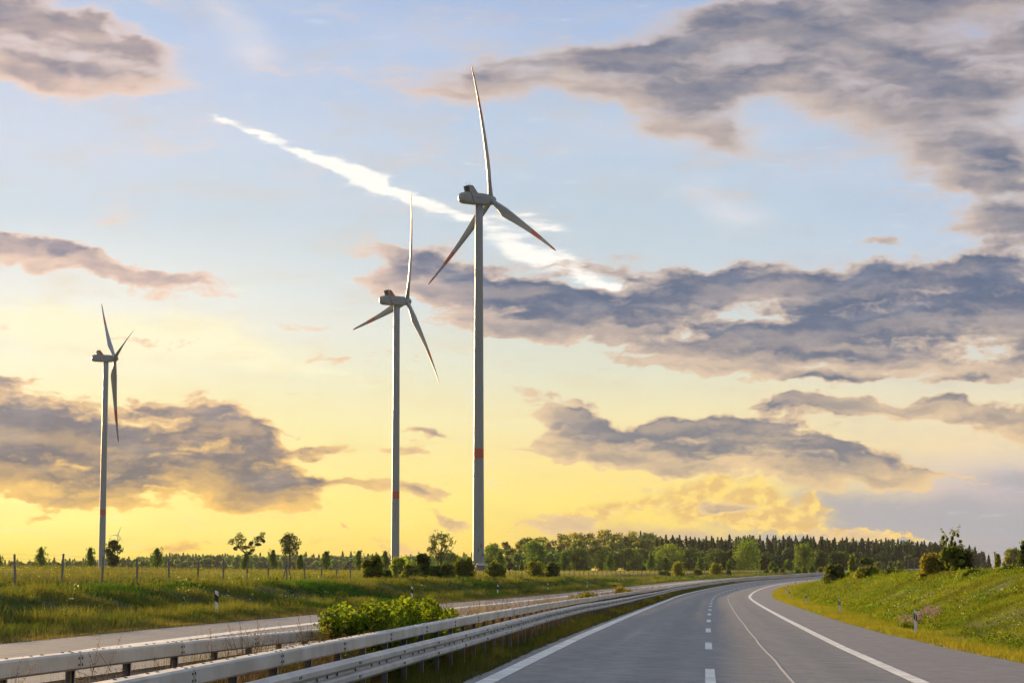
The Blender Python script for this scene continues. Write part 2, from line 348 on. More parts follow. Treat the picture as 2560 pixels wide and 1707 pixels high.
def asphalt_mat():
    m = bpy.data.materials.new('asphalt'); m.use_nodes = True; nt = NT(m.node_tree)
    p = m.node_tree.nodes['Principled BSDF']; p.inputs['Specular IOR Level'].default_value = .5
    uv = nt.new('ShaderNodeUVMap').outputs[0]; g = nt.new('ShaderNodeTexCoord').outputs['Object']
    sp = nt.new('ShaderNodeSeparateXYZ'); nt.l.new(uv, sp.inputs[0]); u = sp.outputs[0]
    grain = nt.noise(g, 55, 3, .7); mid = nt.noise(g, 2.2, 6, .6); big = nt.noise(g, .12, 4, .55)
    long_ = nt.noise(nt.mapping(uv, sc=(2.2, .035, 1)), 1.0, 5, .6)
    cross = nt.noise(nt.mapping(uv, sc=(.25, 6.0, 1)), 1.0, 3, .6)
    c = nt.mix(nt.step(grain, .3, .7), (.060, .059, .057, 1), (.128, .123, .117, 1))
    c = nt.mix(nt.step(long_, .38, .62, 0, .6), c, (.056, .055, .055, 1))
    c = nt.mix(nt.step(mid, .4, .75, 0, .25), c, (.105, .10, .097, 1))
    c = nt.mix(nt.step(cross, .62, .75, 0, .3), c, (.052, .051, .052, 1))
    c = nt.mix(nt.step(big, .42, .62, 0, .45), c, (.112, .107, .103, 1))
    c = nt.mix(nt.m('MULTIPLY', nt.step(u, 3.5, 3.7), .55), c, (.150, .122, .104, 1))  # warm sunlight right of the edge line, painted into the asphalt colour
    # tyre-darkened wheel tracks along each lane
    tr = 0.0
    for u0 in (-2.9, -1.0, .95, 2.75, -13.2 + 1.5, -9.6, -7.8):
        q = nt.m('ABSOLUTE', nt.m('SUBTRACT', u, u0)); tr = nt.m('MAXIMUM', nt.step(q, .65, .1), tr)
    c = nt.mix(nt.m('MULTIPLY', tr, .52), c, (.048, .047, .048, 1))
    nt.l.new(c, p.inputs['Base Color'])
    nt.put(p.inputs['Roughness'], nt.step(mid, .2, .8, .42, .62))
    b = nt.new('ShaderNodeBump'); b.inputs['Strength'].default_value = .5; b.inputs['Distance'].default_value = .01
    nt.l.new(grain, b.inputs['Height']); nt.l.new(b.outputs[0], p.inputs['Normal'])
    return m

M_GROUND = ground_mat(); M_ASPH = asphalt_mat()
M_PAINT = mat('road_paint', (.58, .58, .565), .6, bump=.3, bscale=30, var=.26, vscale=2.2)
M_JOINT = mat('joint_sealant', (.40, .38, .35), .6)
M_LEAF = leaf_mat('leaves', 1.0, .45); M_GRASS = leaf_mat('grass_blades', 1.0, .36)

# ------------------------------------------------------------------ the road's course
YS = np.arange(-160.0, 1400.0, 2.0)
_sl = np.interp(YS, [-160, 55, 80, 120, 180, 215, 250, 295, 330, 365, 426, 495, 545, 592, 637, 700, 800, 1000, 1400],
                [.0900, .0905, .0930, .0945, .0965, .102, .119, .130, .143, .157, .187, .218, .25, .285, .316, .36, .44, .6, .8])
_x = np.concatenate([[0], np.cumsum((_sl[1:] + _sl[:-1]) / 2 * 2.0)]); _x = _x - np.interp(0, YS, _x) + .08
_z = np.interp(YS, [-160, 0, 100, 150, 180, 224, 277, 313, 348, 383, 426, 470, 520, 569, 615, 660, 720, 800, 1000, 1400],
               [.816, 0, -.51, -.765, -.90, -1.07, -1.15, -1.15, -1.12, -1.0, -.85, -.69, -.54, -.29, .11, .5, 1.0, 1.4, 1.6, 1.6])
_k = np.exp(-.5 * (np.arange(-15, 16) / 6.0) ** 2); _k /= _k.sum()
_z = np.convolve(np.pad(_z, 15, mode='edge'), _k, 'valid')
_z += 0.0
def XC(t): return np.interp(t, YS, _x)
def SL(t): return np.interp(t, YS, _sl)
def ZD(t): return np.interp(t, YS, _z)
def BANK(t): return np.interp(t, [0, 15, 45, 60, 110, 180, 1400], [0, .0, .024, .033, .033, .026, .025])
def BANK2(t): return np.interp(t, [0, 15, 45, 60, 110, 180, 1400], [0, .0, .018, .018, .022, .0245, .025])
def EDGE(t): return np.interp(t, [0, 38, 50, 80, 100], [8.3, 7.8, 7.4, 6.5, 6.3])
def PL(t, u): return ZD(t) - BANK(t) * np.maximum(u, -5.0) - BANK2(t) * np.minimum(np.asarray(u) + 5.0, 0)
def road_pt(t, u, dz=0.0):
    """road station t, offset u to the right of the dashed line -> world"""
    t = np.asarray(t, float); u = np.asarray(u, float)
    h = np.arctan(SL(t)); x = XC(t) + u * np.cos(h); y = t - u * np.sin(h)
    return x, y, surf(t, u) + dz
def smooth(a, b, x):
    q = np.clip((x - a) / (b - a), 0, 1); return q * q * (3 - 2 * q)
def surf(t, u):
    plane = PL(t, u)
    # right of the pavement: verge, bank, crest, field
    rc = np.interp(t, [0, 110, 200, 285, 400, 500, 600, 800], [1.62, 1.50, 1.2, .92, .82, 1.0, 1.6, 2.4])
    z = plane.copy() if isinstance(plane, np.ndarray) else plane
    edge = PL(t, 9.0) - .16
    zr = np.where(u < 9, plane - .16 * smooth(EDGE(t), 9, u), edge + (rc - edge) * smooth(8.6, 17.0, u))
    zr = np.where(u > 17, rc - .12 * smooth(17, 24, u), zr)
    zr = zr + (0.62 - zr) * smooth(150, 500, u)
    lc = np.interp(t, [0, 90, 170, 230, 300, 400, 500, 600, 700], [.88, .82, .62, .42, .26, .02, .1, .4, .9])
    le = PL(t, -19.0)
    zl = np.where(u > -19, plane, le + (lc + .12 - le) * smooth(-18.4, -23.0, u) - .12 * smooth(-24, -29, u))
    fl = np.interp(t, [0, 100, 170, 260, 400, 700], [1.25, 1.2, 1.1, .72, .62, .62])
    zl = np.where(u < -31, lc + (fl - lc) * smooth(-31, -60, u), zl)
    zl = zl + (0.62 - zl) * smooth(-120, -320, u)
    z = np.where(u > EDGE(t), zr, np.where(u < -16.0, zl, plane))
    z = z - .06 * smooth(-4.15, -4.8, u) * smooth(-6.9, -6.2, u)
    far = smooth(850, 1150, t)
    return z + (0.62 - z) * far
def tu(X, Y):
    X = np.asarray(X, float); Y = np.asarray(Y, float); t = Y.copy()
    for _ in range(5):
        h = np.arctan(SL(t)); u = (X - XC(t)) * np.cos(h) - (t - Y) * -np.sin(h) * 0
        u = (X - XC(t)) / np.cos(h) * (np.cos(h) ** 2) if False else (X - XC(t)) * np.cos(h) + (t - Y) * np.sin(h) * -1
        t = Y + u * np.sin(h)
    return t, u
def H(X, Y):
    t, u = tu(X, Y); return surf(t, u)
def on_ground(X, Y): return float(H(np.array([X]), np.array([Y]))[0])
def at_px(px, D, dz=0.0):
    """point on the terrain seen in the direction of photo column px, D metres ahead"""
    X = (px - CX) / F_PX * D * (1 + 0.0)
    return X, D, on_ground(X, D) + dz

def vnoise(x, y, s, seed=0):
    """smooth value noise"""
    r = np.random.default_rng(seed); g = r.random((64, 64)); x = np.asarray(x) / s; y = np.asarray(y) / s
    xi = np.floor(x).astype(int); yi = np.floor(y).astype(int); fx = x - xi; fy = y - yi
    fx = fx * fx * (3 - 2 * fx); fy = fy * fy * (3 - 2 * fy)
    a = g[xi % 64, yi % 64]; b = g[(xi + 1) % 64, yi % 64]; c = g[xi % 64, (yi + 1) % 64]; d = g[(xi + 1) % 64, (yi + 1) % 64]
    return (a * (1 - fx) + b * fx) * (1 - fy) + (c * (1 - fx) + d * fx) * fy

def strip(name, t0, t1, dt, us, dz, m, kind='structure', uv=True, wob=0.0, edge=False):
    """a sheet following the road between offsets us"""
    ts = np.arange(t0, t1 + dt * .5, dt); us = np.asarray(us, float)
    T, Uo = np.meshgrid(ts, us, indexing='ij')
    Uw = Uo + (wob * (vnoise(T, T * 0, 6.0, 3) - .5) if wob else 0)
    if edge: Uw = np.where(Uo > 6, EDGE(T) + .05 * (vnoise(T, T * 0, 1.3, 4) - .5), np.where(Uo < -4, Uo + .10 * (vnoise(T, T * 0, 1.1, 8) - .5), Uo))
    X, Y, Z = road_pt(T, Uw, dz)
    n, k = T.shape; idx = np.arange(n * k).reshape(n, k)
    Fc = np.stack([idx[:-1, :-1], idx[:-1, 1:], idx[1:, 1:], idx[1:, :-1]], -1).reshape(-1, 4)
    return np.stack([X, Y, Z], -1).reshape(-1, 3), Fc, np.stack([Uo, T], -1).reshape(-1, 2)
def strip_obj(name, parts, m, kind='structure', parent=None):
    V = []; Fc = []; U = []; b = 0
    for v, f, u in parts: V.append(v); Fc.append(f + b); U.append(u); b += len(v)
    V = np.concatenate(V); Fc = np.concatenate(Fc); U = np.concatenate(U)
    o = mesh_np(name, V, Fc, m, parent, smooth=True)
    ul = o.data.uv_layers.new(name='UVMap'); ul.data.foreach_set('uv', U[Fc.ravel()].astype(np.float32).ravel())
    if kind: o['kind'] = kind
    return o

# ------------------------------------------------------------------ the setting
def build_ground():
    ys = np.concatenate([[-400, -250], np.arange(-150, 20, 6), np.arange(20, 240, 1.5), np.arange(240, 700, 4), np.arange(700, 1400, 25), [1500, 1800, 2500, 4000, 8000, 20000]])
    us = np.concatenate([[-20000, -9000, -4000, -2000, -1200, -800, -500, -320], np.arange(-240, -60, 12), np.arange(-60, -33, 2), np.arange(-33, -15.9, .6),
                         [-15.7, -12, -8, -6.9, -6.5, -6.1, -5.6, -5.1, -4.7, -4.3, -3.9, 0, 4], np.arange(6.2, 22, .6), np.arange(22, 60, 3), np.arange(60, 240, 15), [320, 500, 800, 1200, 2000, 4000, 9000, 20000]])
    T, Uo = np.meshgrid(ys, us, indexing='ij')
    h0 = np.where(np.abs(Uo) < 400, 1.0, 0.0)
    h = np.arctan(np.interp(T, YS, _sl, left=.09, right=.8))
    xc = np.interp(T, YS, _x) + np.where(T < -160, (T + 160) * .09, 0) + np.where(T > 1398, (T - 1398) * .8, 0)
    w = np.clip(1 - (np.abs(Uo) - 60) / 240, 0, 1)          # offsets are square to the road only near it
    w = w * w * (3 - 2 * w)
    X = xc * np.where(T > 1000, np.clip(1 - (T - 1000) / 2000, 0, 1), 1) + Uo * (np.cos(h) * w + (1 - w)); Y = T - Uo * np.sin(h) * w
    Z = np.where(T > 1390, .62, surf(np.clip(T, -160, 1390), Uo))
    inroad = (Uo > -15.8) & (Uo < EDGE(T) - .05) & ~((Uo > -6.8) & (Uo < -4.05))
    Z = Z - np.where(inroad, .05, 0)
    bump = (vnoise(X, Y, 2.4, 5) - .5) * .16 + (vnoise(X, Y, 9.0, 6) - .5) * .22
    off = ((Uo > 8) | (Uo < -18)) & (np.abs(Uo) < 300)
    Z = Z + np.where(off, bump, 0)
    n, k = T.shape; idx = np.arange(n * k).reshape(n, k)
    Fc = np.stack([idx[:-1, :-1], idx[:-1, 1:], idx[1:, 1:], idx[1:, :-1]], -1).reshape(-1, 4)
    green = np.array([.050, .066, .022]); dry = np.array([.12, .095, .05]); yel = np.array([.16, .15, .03]); wheat = np.array([.36, .26, .09])
    C = np.tile(green, (n * k, 1)).reshape(n, k, 3)
    def put(mask, c, a=1.0):
        C[mask] = C[mask] * (1 - a) + c * a
    put((Uo > 6) & (Uo < 9.6), np.array([.20, .15, .055]), .8)
    put((Uo > 9.6) & (Uo < 19), np.array([.10, .105, .03]), .6)
    put((Uo > -19) & (Uo < -15), dry, .7)
    put((Uo > -7) & (Uo < -4), np.array([.06, .06, .03]), .8)
    put((Uo > 24) & (Uo < 260), wheat, .95)
    put((Uo < -34) & (Uo > -900), np.array([.10, .115, .03]), 1.0)
    o = mesh_np('ground', np.stack([X, Y, Z], -1), Fc, M_GROUND, smooth=True, attr=C.reshape(-1, 3))
    o['kind'] = 'structure'
def build_road():
    seg = [-15.7, -13, -10, -6.75]
    strip_obj('road_far_carriageway', [strip('', -150, 1100, 3, seg, 0.0, None)], M_ASPH)
    strip_obj('road_near_carriageway', [strip('', -150, 1100, 1.0, [-4.06, -2, 0, 2, 4, 6.3], 0.0, None, edge=True)], M_ASPH)
    dash = [strip('', y0 - 6.0, y0, 2.0, [-.075, .075] if False else [-.09, .09], .008, None) for y0 in np.arange(42 - 18 * 8, 1080, 18.0)]
    strip_obj('road_marking_lane_dashes', dash, M_PAINT)
    strip_obj('road_marking_left_edge_line', [strip('', -150, 1100, 3, [-3.83, -3.53], .008, None)], M_PAINT)
    strip_obj('road_marking_right_edge_line', [strip('', -150, 1100, 3, [3.56, 3.86], .008, None)], M_PAINT)
    strip_obj('road_joint', [strip('', -150, 700, .5, [1.40, 1.455], .006, None, wob=.05)], M_JOINT)
    strip_obj('road_marking_far_edge_line', [strip('', -150, 1100, 3, [-13.22, -12.74], .008, None)], M_PAINT)
    dash2 = [strip('', y0 - 6.0, y0, 2.0, [-9.72, -9.57], .008, None) for y0 in np.arange(50 - 18 * 8, 1080, 18.0)]
    strip_obj('road_marking_far_lane_dashes', dash2, M_PAINT)
    strip_obj('road_marking_far_median_line', [strip('', -150, 1100, 3, [-7.15, -6.95], .008, None)], M_PAINT)
build_ground(); build_road()
# ------------------------------------------------------------------ materials of the made things
M_STEEL = mat('galvanised_steel', (.43, .415, .39), .55, .15, var=.24, vscale=1.6, bump=.04, bscale=8)
M_STEEL_D = mat('dark_steel', (.13, .13, .14), .6, .3, var=.3, vscale=5)  # darker steel tone for posts and spacers
M_BOLT = mat('bolt_steel', (.10, .09, .085), .5, .5)
M_WHITE = mat('white_plastic', (.74, .74, .73), .45, var=.10, vscale=6)
M_BLACK = mat('black_film', (.012, .012, .013), .4)
M_REFL = mat('reflector', (.45, .47, .5), .2, .2)
M_WOOD = mat('weathered_wood', (.20, .18, .16), .9, var=.3, vscale=7, bump=.4, bscale=30)
M_WIRE = mat('fence_wire', (.07, .066, .06), .95, 0.0, spec=.05)
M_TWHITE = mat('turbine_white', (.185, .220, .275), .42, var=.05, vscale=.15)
M_TRED = mat('turbine_red', (.38, .045, .03), .45)
M_TDARK = mat('turbine_dark', (.03, .033, .035), .6)
M_BARK = mat('bark', (.07, .055, .042), .95, var=.3, vscale=3, bump=.6, bscale=12)

def RAIL(t, u0):
    """road level at a rail; the far rail dips with its own carriageway further on"""
    o = np.interp(t, [18, 28.2, 34.8, 43, 52.5, 60, 75, 90, 120, 184, 260], [.06, -.025, -.095, -.18, -.25, -.28, -.28, -.25, -.20, -.14, -.10]) if u0 < -5.5 else 0.0
    return PL(t, u0) + o - .06
# ------------------------------------------------------------------ guardrails in the median
def sweep(prof, ts, u0, zoff, wob, seed, closed=True):
    """profile (du, z) swept along the road"""
    prof = np.asarray(prof); n = len(prof); ts = np.asarray(ts, float)
    dz = (vnoise(ts, ts * 0 + seed, 11.0, seed) - .5) * wob + (vnoise(ts, ts * 0 + 3, 37.0, seed + 1) - .5) * wob * 1.6
    du = (vnoise(ts, ts * 0 + 9, 17.0, seed + 2) - .5) * wob * 1.2
    T = np.repeat(ts[:, None], n, 1); Uo = u0 + prof[None, :, 0] + du[:, None]
    h = np.arctan(SL(T)); X = XC(T) + Uo * np.cos(h); Y = T - Uo * np.sin(h)
    Z = RAIL(T, u0) + zoff + prof[None, :, 1] + dz[:, None]
    V = np.stack([X, Y, Z], -1).reshape(-1, 3)
    idx = np.arange(len(ts) * n).reshape(len(ts), n)
    nx = np.roll(idx, -1, 1) if closed else idx[:, 1:]
    cu = idx if closed else idx[:, :-1]
    Fc = np.stack([cu[:-1], nx[:-1], nx[1:], cu[1:]], -1).reshape(-1, 4)
    return V, Fc
def guardrail(u0, side, top, label, phase):
    """side +1: corrugated beam on the near traffic side, -1 on the far side"""
    x0, y0, z0 = [float(v) for v in road_pt(40.0, u0)]
    root = empty('guardrail', (x0, y0, z0)); tag(root, label, 'guardrail', 'steel guardrails in the median')
    off = np.array([x0, y0, z0])
    ts = np.concatenate([np.arange(-40, 260, 1.0), np.arange(260, 1000, 4.0)])
    def put(name, V, Fc, m, smooth_=False, **k):
        return mesh_np(name, V - off, Fc, m, root, smooth_)
    w, hh, r = .095, .165, .02
    box = [(-w + r, 0), (-w, -r), (-w, -hh + r), (-w + r, -hh), (w - r, -hh), (w, -hh + r), (w, -r), (w - r, 0)]
    box = [(a, b) for a, b in box][::-1]
    sd = 21 if side > 0 else 33
    V, Fc = sweep(box, ts, u0, top, .022, sd); put('top_beam', V, Fc, M_STEEL)
    # corrugated beam, 31 cm high, a folded sheet
    s = side
    wz = [(.0, .0), (.035, -.005), (.060, -.030), (.080, -.042), (.080, -.098), (.055, -.120), (.012, -.140), (.006, -.155), (.012, -.170), (.055, -.190),
          (.080, -.212), (.080, -.268), (.060, -.280), (.035, -.305), (.0, -.310)]
    prof = [(s * a, b) for a, b in wz] + [(s * (a - .012), b) for a, b in wz[::-1]]
    if s > 0: prof = prof[::-1]
    V, Fc = sweep(prof, ts, u0 + s * .20, .765, .03, sd + 5); put('corrugated_beam', V, Fc, M_STEEL)
    # bolts, 4 m bays
    mb = MB(); mw = MB()
    def place(t, u, z, b=0.0):
        x, y, zz = road_pt(t, u); hh_ = math.atan(float(SL(t)))
        return Vector((float(x), float(y), float(RAIL(t, u0)) + z)) - Vector(off)
    t = phase
    dz = lambda t, wob, seed: float((vnoise(np.array([t]), np.array([0.0 + seed]), 11.0, seed)[0] - .5) * wob + (vnoise(np.array([t]), np.array([3.0]), 37.0, seed + 1)[0] - .5) * wob * 1.6)
    duf = lambda t, wob, seed: float((vnoise(np.array([t]), np.array([9.0]), 17.0, seed + 2)[0] - .5) * wob * 1.2)
    while t < 170:
        d1 = dz(t, .022, sd); e1 = duf(t, .022, sd)
        for a in (-.055, .055):
            for b in (-.052, -.115): mb.box(place(t + a, u0 + w + .004 + e1, top + b + d1), (.008, .024, .024))
            for a2 in (-.05, .05): mb.box(place(t + a * 2.2, u0 + a2 + e1, top + .003 + d1), (.026, .026, .008))
        for tt in (t + 1.0, t + 2.0, t + 3.0):
            d2 = dz(tt, .022, sd); e2 = duf(tt, .022, sd)
            for a in (-.16, .16): mb.box(place(tt + a, u0 - .02 + e2, top + .003 + d2), (.026, .026, .008))
        mb.box(place(t, u0 + w + .001 + e1, top - hh / 2 + d1), (.004, .006, hh * .86))
        if side > 0:
            d3 = dz(t, .03, sd + 5); e3 = duf(t, .03, sd + 5)
            for a in (-.05, .05):
                for b in (-.07, -.24): mb.box(place(t + a, u0 + .20 + .084 + e3, .765 + b + d3), (.010, .026, .034))
            for tt in (t, t + 1.33, t + 2.0, t + 2.67):
                mb.box(place(tt, u0 + .20 + .02 + e3, .765 - .155 + dz(tt, .03, sd + 5)), (.016, .05 if tt == t else .03, .045))
        t += 4.0
    o = mb.build('bolts', M_BOLT, root); o['kind'] = 'stuff'
    # posts every two metres; C channels with a spacer to the corrugated beam
    pm = MB(); c = .052; d = .028; hgt = top - hh + .35
    for cc, dd in (((-d, 0, hgt / 2), (.006, 2 * c, hgt)), ((0, -c, hgt / 2), (2 * d, .006, hgt)), ((0, c, hgt / 2), (2 * d, .006, hgt))): pm.box(cc, dd)
    first = pm.build('post', M_STEEL_D, root)
    lip = MB(); lip.box((d + .004, c - .012, hgt / 2), (.008, .026, hgt)); lo = lip.build('flange', M_STEEL, first)
    lb = MB(); lb.box((s * .12, 0, hgt - .22), (.17, .07, .10)); lb2 = lb.build('spacer', M_STEEL_D, first)
    restV = MB(); k = 0; tt = phase - 2.0 * int((phase + 20) / 2)
    tl = list(np.arange(tt, 620, 2.0)); vis = [q for q in tl if q > 13]; vis = vis[:100]
    for q in tl:
        x, y, _ = road_pt(q, u0); g = float(RAIL(q, u0)) - .35; hd = -math.atan(float(SL(q)))
        loc = Vector((float(x), float(y), g)) - Vector(off)
        if q in vis:
            o = first if k == 0 else copy_tree(first, root)
            o.location = loc; o.rotation_euler = (0, 0, hd); k += 1
        else:
            restV.box(loc + Vector((0, 0, hgt / 2)), (.055, .10, hgt), Matrix.Rotation(hd, 3, 'Z'))
    o = restV.build('post', M_STEEL_D, root); o['kind'] = 'stuff'
guardrail(-4.74, 1, .985, 'steel guardrail with corrugated beam nearest the dashed lane line', 14.8)
guardrail(-6.15, -1, 1.02, 'steel guardrail with a box beam along the far carriageway side', 16.0)

# ------------------------------------------------------------------ roadside marker posts
def marker_post(refl):
    root = empty('marker_post')
    b = MB(); w, d, h = .06, .045, 1.0
    ring = [(-w, -d * .6), (-w * .55, -d), (w * .55, -d), (w, -d * .6), (w * .5, d), (-w * .5, d)]
    top = [h - .06 * (x + w) / (2 * w) for x, y in ring]
    n = len(ring); vs = [(x, y, -.2) for x, y in ring] + [(x, y, z) for (x, y), z in zip(ring, top)]
    b.add(vs, [(i, (i + 1) % n, n + (i + 1) % n, n + i) for i in range(n)] + [tuple(range(n))[::-1], tuple(range(n, 2 * n))])
    b.build('post_body', M_WHITE, root)
    c = MB(); k = 1.05; z0, z1, sl = (.53, .78, .10)
    vs = [(x * k, y * k, z0 + sl * (w - x) / (2 * w)) for x, y in ring] + [(x * k, y * k, z1 + sl * (w - x) / (2 * w)) for x, y in ring]
    c.add(vs, [(i, (i + 1) % n, n + (i + 1) % n, n + i) for i in range(n)] + [tuple(range(n))[::-1], tuple(range(n, 2 * n))])
    band = c.build('black_band', M_BLACK, root)
    r = MB()
    if refl: r.box((0.003, -d * k - .003, .70), (.040, .006, .18))
    else: r.box((0.02, -d * k - .003, .90), (.022, .006, .022))
    r.build('reflector', M_REFL if refl else M_BLACK, root)
    return root
ordw = ['nearest', 'second', 'third', 'fourth', 'fifth', 'sixth', 'seventh', 'eighth', 'ninth', 'tenth', 'eleventh', 'twelfth']
base_l = marker_post(False); base_r = marker_post(True)
for side, base, u, n, t0 in (('l', base_l, -17.65, 12, 75.5), ('r', base_r, 8.05, 8, 84.2)):
    for i in range(n):
        o = base if i == 0 else copy_tree(base)
        t = t0 + 50 * i; x, y, z = road_pt(t, u)
        o.location = (float(x), float(y), on_ground(float(x), float(y)) - .02)
        o.rotation_euler = (random.uniform(-.03, .03), random.uniform(-.035, .035), -math.atan(float(SL(t))) + random.uniform(-.12, .12))
        if side == 'l': tag(o, 'white marker post with slanted black band, %s along the far verge' % ordw[i], 'marker post', 'marker posts along the far verge')
        else: tag(o, 'white marker post with framed reflector, %s along the bank below the bushes' % ordw[i], 'marker post', 'marker posts at the foot of the bank')

# ------------------------------------------------------------------ fences
def fence(ts, u, hgt, label, braces=(), wires=8, prad=.055):
    x0, y0, z0 = [float(v) for v in road_pt(ts[0], u)]; root = empty('wire_fence', (x0, y0, z0)); tag(root, label, 'fence')
    off = Vector((x0, y0, z0)); tops = []
    r = random.Random(5)
    pm = MB(); pm.tube([(0, 0, -.3), (0, 0, hgt * .5), (0, 0, hgt)], [prad, prad * .95, prad * .9], 7); first = pm.build('post', M_WOOD, root)
    for i, t in enumerate(ts):
        x, y, _ = road_pt(t, u); z = on_ground(float(x), float(y)); p = Vector((float(x), float(y), z))
        if i < 100:
            o = first if i == 0 else first.copy()
            if i: COL.objects.link(o); o.parent = root
            o.location = p - off; o.rotation_euler = (r.uniform(-.02, .02), r.uniform(-.045, .045), 0); o.scale = (1, 1, r.uniform(.95, 1.05))
        tops.append(p - off)
        if i in braces:
            for sgn in (-1, 1):
                q = MB(); q.tube([(sgn * .45, -.2, -.1), (0, 0, hgt * .92)], .045, 6)
                b = q.build('brace', M_WOOD, root); b.location = p - off
    wm = MB()
    for k in range(wires):
        hz = hgt * (.06 + .92 * (k / (wires - 1)) ** .9)
        pts = []
        for a, b in zip(tops[:-1], tops[1:]):
            pts.append(a + Vector((0, 0, hz))); pts.append((a + b) / 2 + Vector((0, 0, hz - .03 - .02 * (k % 3))))
        pts.append(tops[-1] + Vector((0, 0, hz)))
        wm.tube(pts, .0035 if wires > 6 else .0034, 3, False)
    wm.build('wires', M_WIRE, root)
tl = 88.5 - 6.45 * 5 + 6.45 * np.arange(0, 92)
fence(tl, -29.5, 1.62, 'long wire fence on wooden posts along the edge of the tall field', braces=(14, 40, 63))
fence(np.array([100, 109, 118, 127, 135.5, 144, 152.2, 161, 170, 179, 188, 197, 204, 211, 218, 225, 232, 239, 246, 253, 260, 268, 276, 284, 292, 300, 308, 316, 324, 332, 340.]), 19.0, 1.62,
      'wire fence with sagging strands on top of the right bank', wires=6)

# ------------------------------------------------------------------ wind turbines
def assign(o, mats, fn):
    for m in mats: o.data.materials.append(m)
    for p in o.data.polygons: p.material_index = fn(p.center)
def turbine(px, D, hub_y, theta, psis, L, label, fin_red=False, defl=0.0, band=(46.0, 3.6), rb=2.2, rt=1.5, small=False, pitch=1.5):
    X, Y, g = at_px(px, D); d = px_dir(px, hub_y); hub_z = CAM_Z + d.z / math.hypot(d.x, d.y) * math.hypot(X, Y)
    root = empty('wind_turbine', (X, Y, g)); tag(root, label, 'wind turbine', 'wind turbines standing in the fields')
    k = L / 52.0; top = hub_z - g - 2.1 * k
    # tower: smooth tapered tube with section seams
    rings = sorted(set([-1.0, 0, band[0] - band[1] / 2, band[0] + band[1] / 2, top] + list(np.linspace(0, top, 17))))
    n = 40; vs = []; fs = []
    seams = [top * .26, top * .60, top * .82]
    zz = []
    for z in rings: zz.append((z, 0))
    for s_ in seams: zz += [(s_ - .4, 0), (s_ - .11, 0), (s_ - .10, .03), (s_ + .10, .03), (s_ + .11, 0), (s_ + .4, 0)]
    zz = sorted(zz)
    for z, e in zz:
        r = rb + (rt - rb) * max(0, z) / top + e
        vs += [(r * math.cos(2 * math.pi * i / n), r * math.sin(2 * math.pi * i / n), z) for i in range(n)]
    for a in range(len(zz) - 1):
        fs += [(a * n + i, a * n + (i + 1) % n, (a + 1) * n + (i + 1) % n, (a + 1) * n + i) for i in range(n)]
    fs.append(tuple((len(zz) - 1) * n + i for i in range(n)))
    tw = mesh_any('tower', vs, fs, M_TWHITE, root, True)
    if not small: assign(tw, [M_TRED], lambda c: 1 if abs(c.z - band[0]) < band[1] / 2 - .01 else 0)
    # nacelle frame
    Rz = Matrix.Rotation(theta, 4, 'Z'); T = Matrix.Translation((0, 0, hub_z - g)) @ Rz @ Matrix.Scale(k, 4)
    def loft(secs, nm, m, parent, cap=True, smooth_=True):
        n = len(secs[0]); vs = [T @ Vector(p) for s_ in secs for p in s_]
        fs = [(a * n + i, a * n + (i + 1) % n, (a + 1) * n + (i + 1) % n, (a + 1) * n + i) for a in range(len(secs) - 1) for i in range(n)]
        if cap: fs += [tuple(range(n))[::-1], tuple((len(secs) - 1) * n + i for i in range(n))]
        return mesh_any(nm, vs, fs, m, parent, smooth_)
    def rrect(x, w, h, r, zc=0.0, m_=5):
        out = []
        for cx, cz, a0 in ((w - r, h - r, 0), (-w + r, h - r, 90), (-w + r, -h + r, 180), (w - r, -h + r, 270)):
            for j in range(m_):
                a = math.radians(a0 + 90 * j / (m_ - 1)); out.append((x, cx + r * math.cos(a), zc + cz + r * math.sin(a)))
        return out
    ns = [rrect(-8.6, .7, .8, .5), rrect(-8.45, 1.25, 1.35, .9), rrect(-8.0, 1.65, 1.75, 1.1), rrect(-7.2, 1.9, 1.95, .9), rrect(-6.4, 1.95, 2.05, .5),
          rrect(0, 2.0, 2.1, .4), rrect(3.2, 1.95, 2.05, .5), rrect(3.75, 1.75, 1.85, .7)]
    nac = loft(ns, 'nacelle', M_TWHITE, root)
    mark_sharp(nac, 35)
    st = [[(x - .10, y, z) if False else (x, y, z) for x, y, z in q] for q in ([(-4.95, -2.03, 2.0), (-4.75, -2.03, 2.0), (-3.05, -2.05, -2.0), (-3.35, -2.05, -2.0)],
                                                                              [(-4.95, -1.95, 2.0), (-4.75, -1.95, 2.0), (-3.05, -1.95, -2.0), (-3.35, -1.95, -2.0)])]
    loft(st, 'seam', M_TDARK, nac, smooth_=False)
    st = [[(-2.9, y, .25), (-.4, y, .25), (-.4, y, .08), (-2.9, y, .08)] for y in (-2.03, -1.95)]
    loft(st, 'vent_slot', M_TDARK, nac, smooth_=False)
    # cooler duct leaning back over the rear roof
    side = [(-1.7, 2.0), (-3.8, 4.6), (-5.7, 4.65), (-5.05, 2.0)]
    cool = None
    for yy in (-1.95, 1.82):
        secs = [[(x, yy, z) for x, z in side], [(x, yy + .13, z) for x, z in side]]
        c_ = loft(secs, 'cooler_panel', M_TWHITE, nac, smooth_=False)
    secs = [[(x, y, z) for x, z in ((-3.72, 4.5), (-5.72, 4.55), (-5.74, 4.68), (-3.78, 4.63))] for y in (-1.97, 1.97)]
    loft(secs, 'cooler_roof', M_TWHITE, nac, smooth_=False)
    secs = [[(x, y, z) for x, z in ((-2.6, 2.0), (-4.4, 4.5), (-4.6, 4.5), (-2.8, 2.0))] for y in (-1.82, 1.82)]
    loft(secs, 'radiator', M_TDARK, nac, smooth_=False)
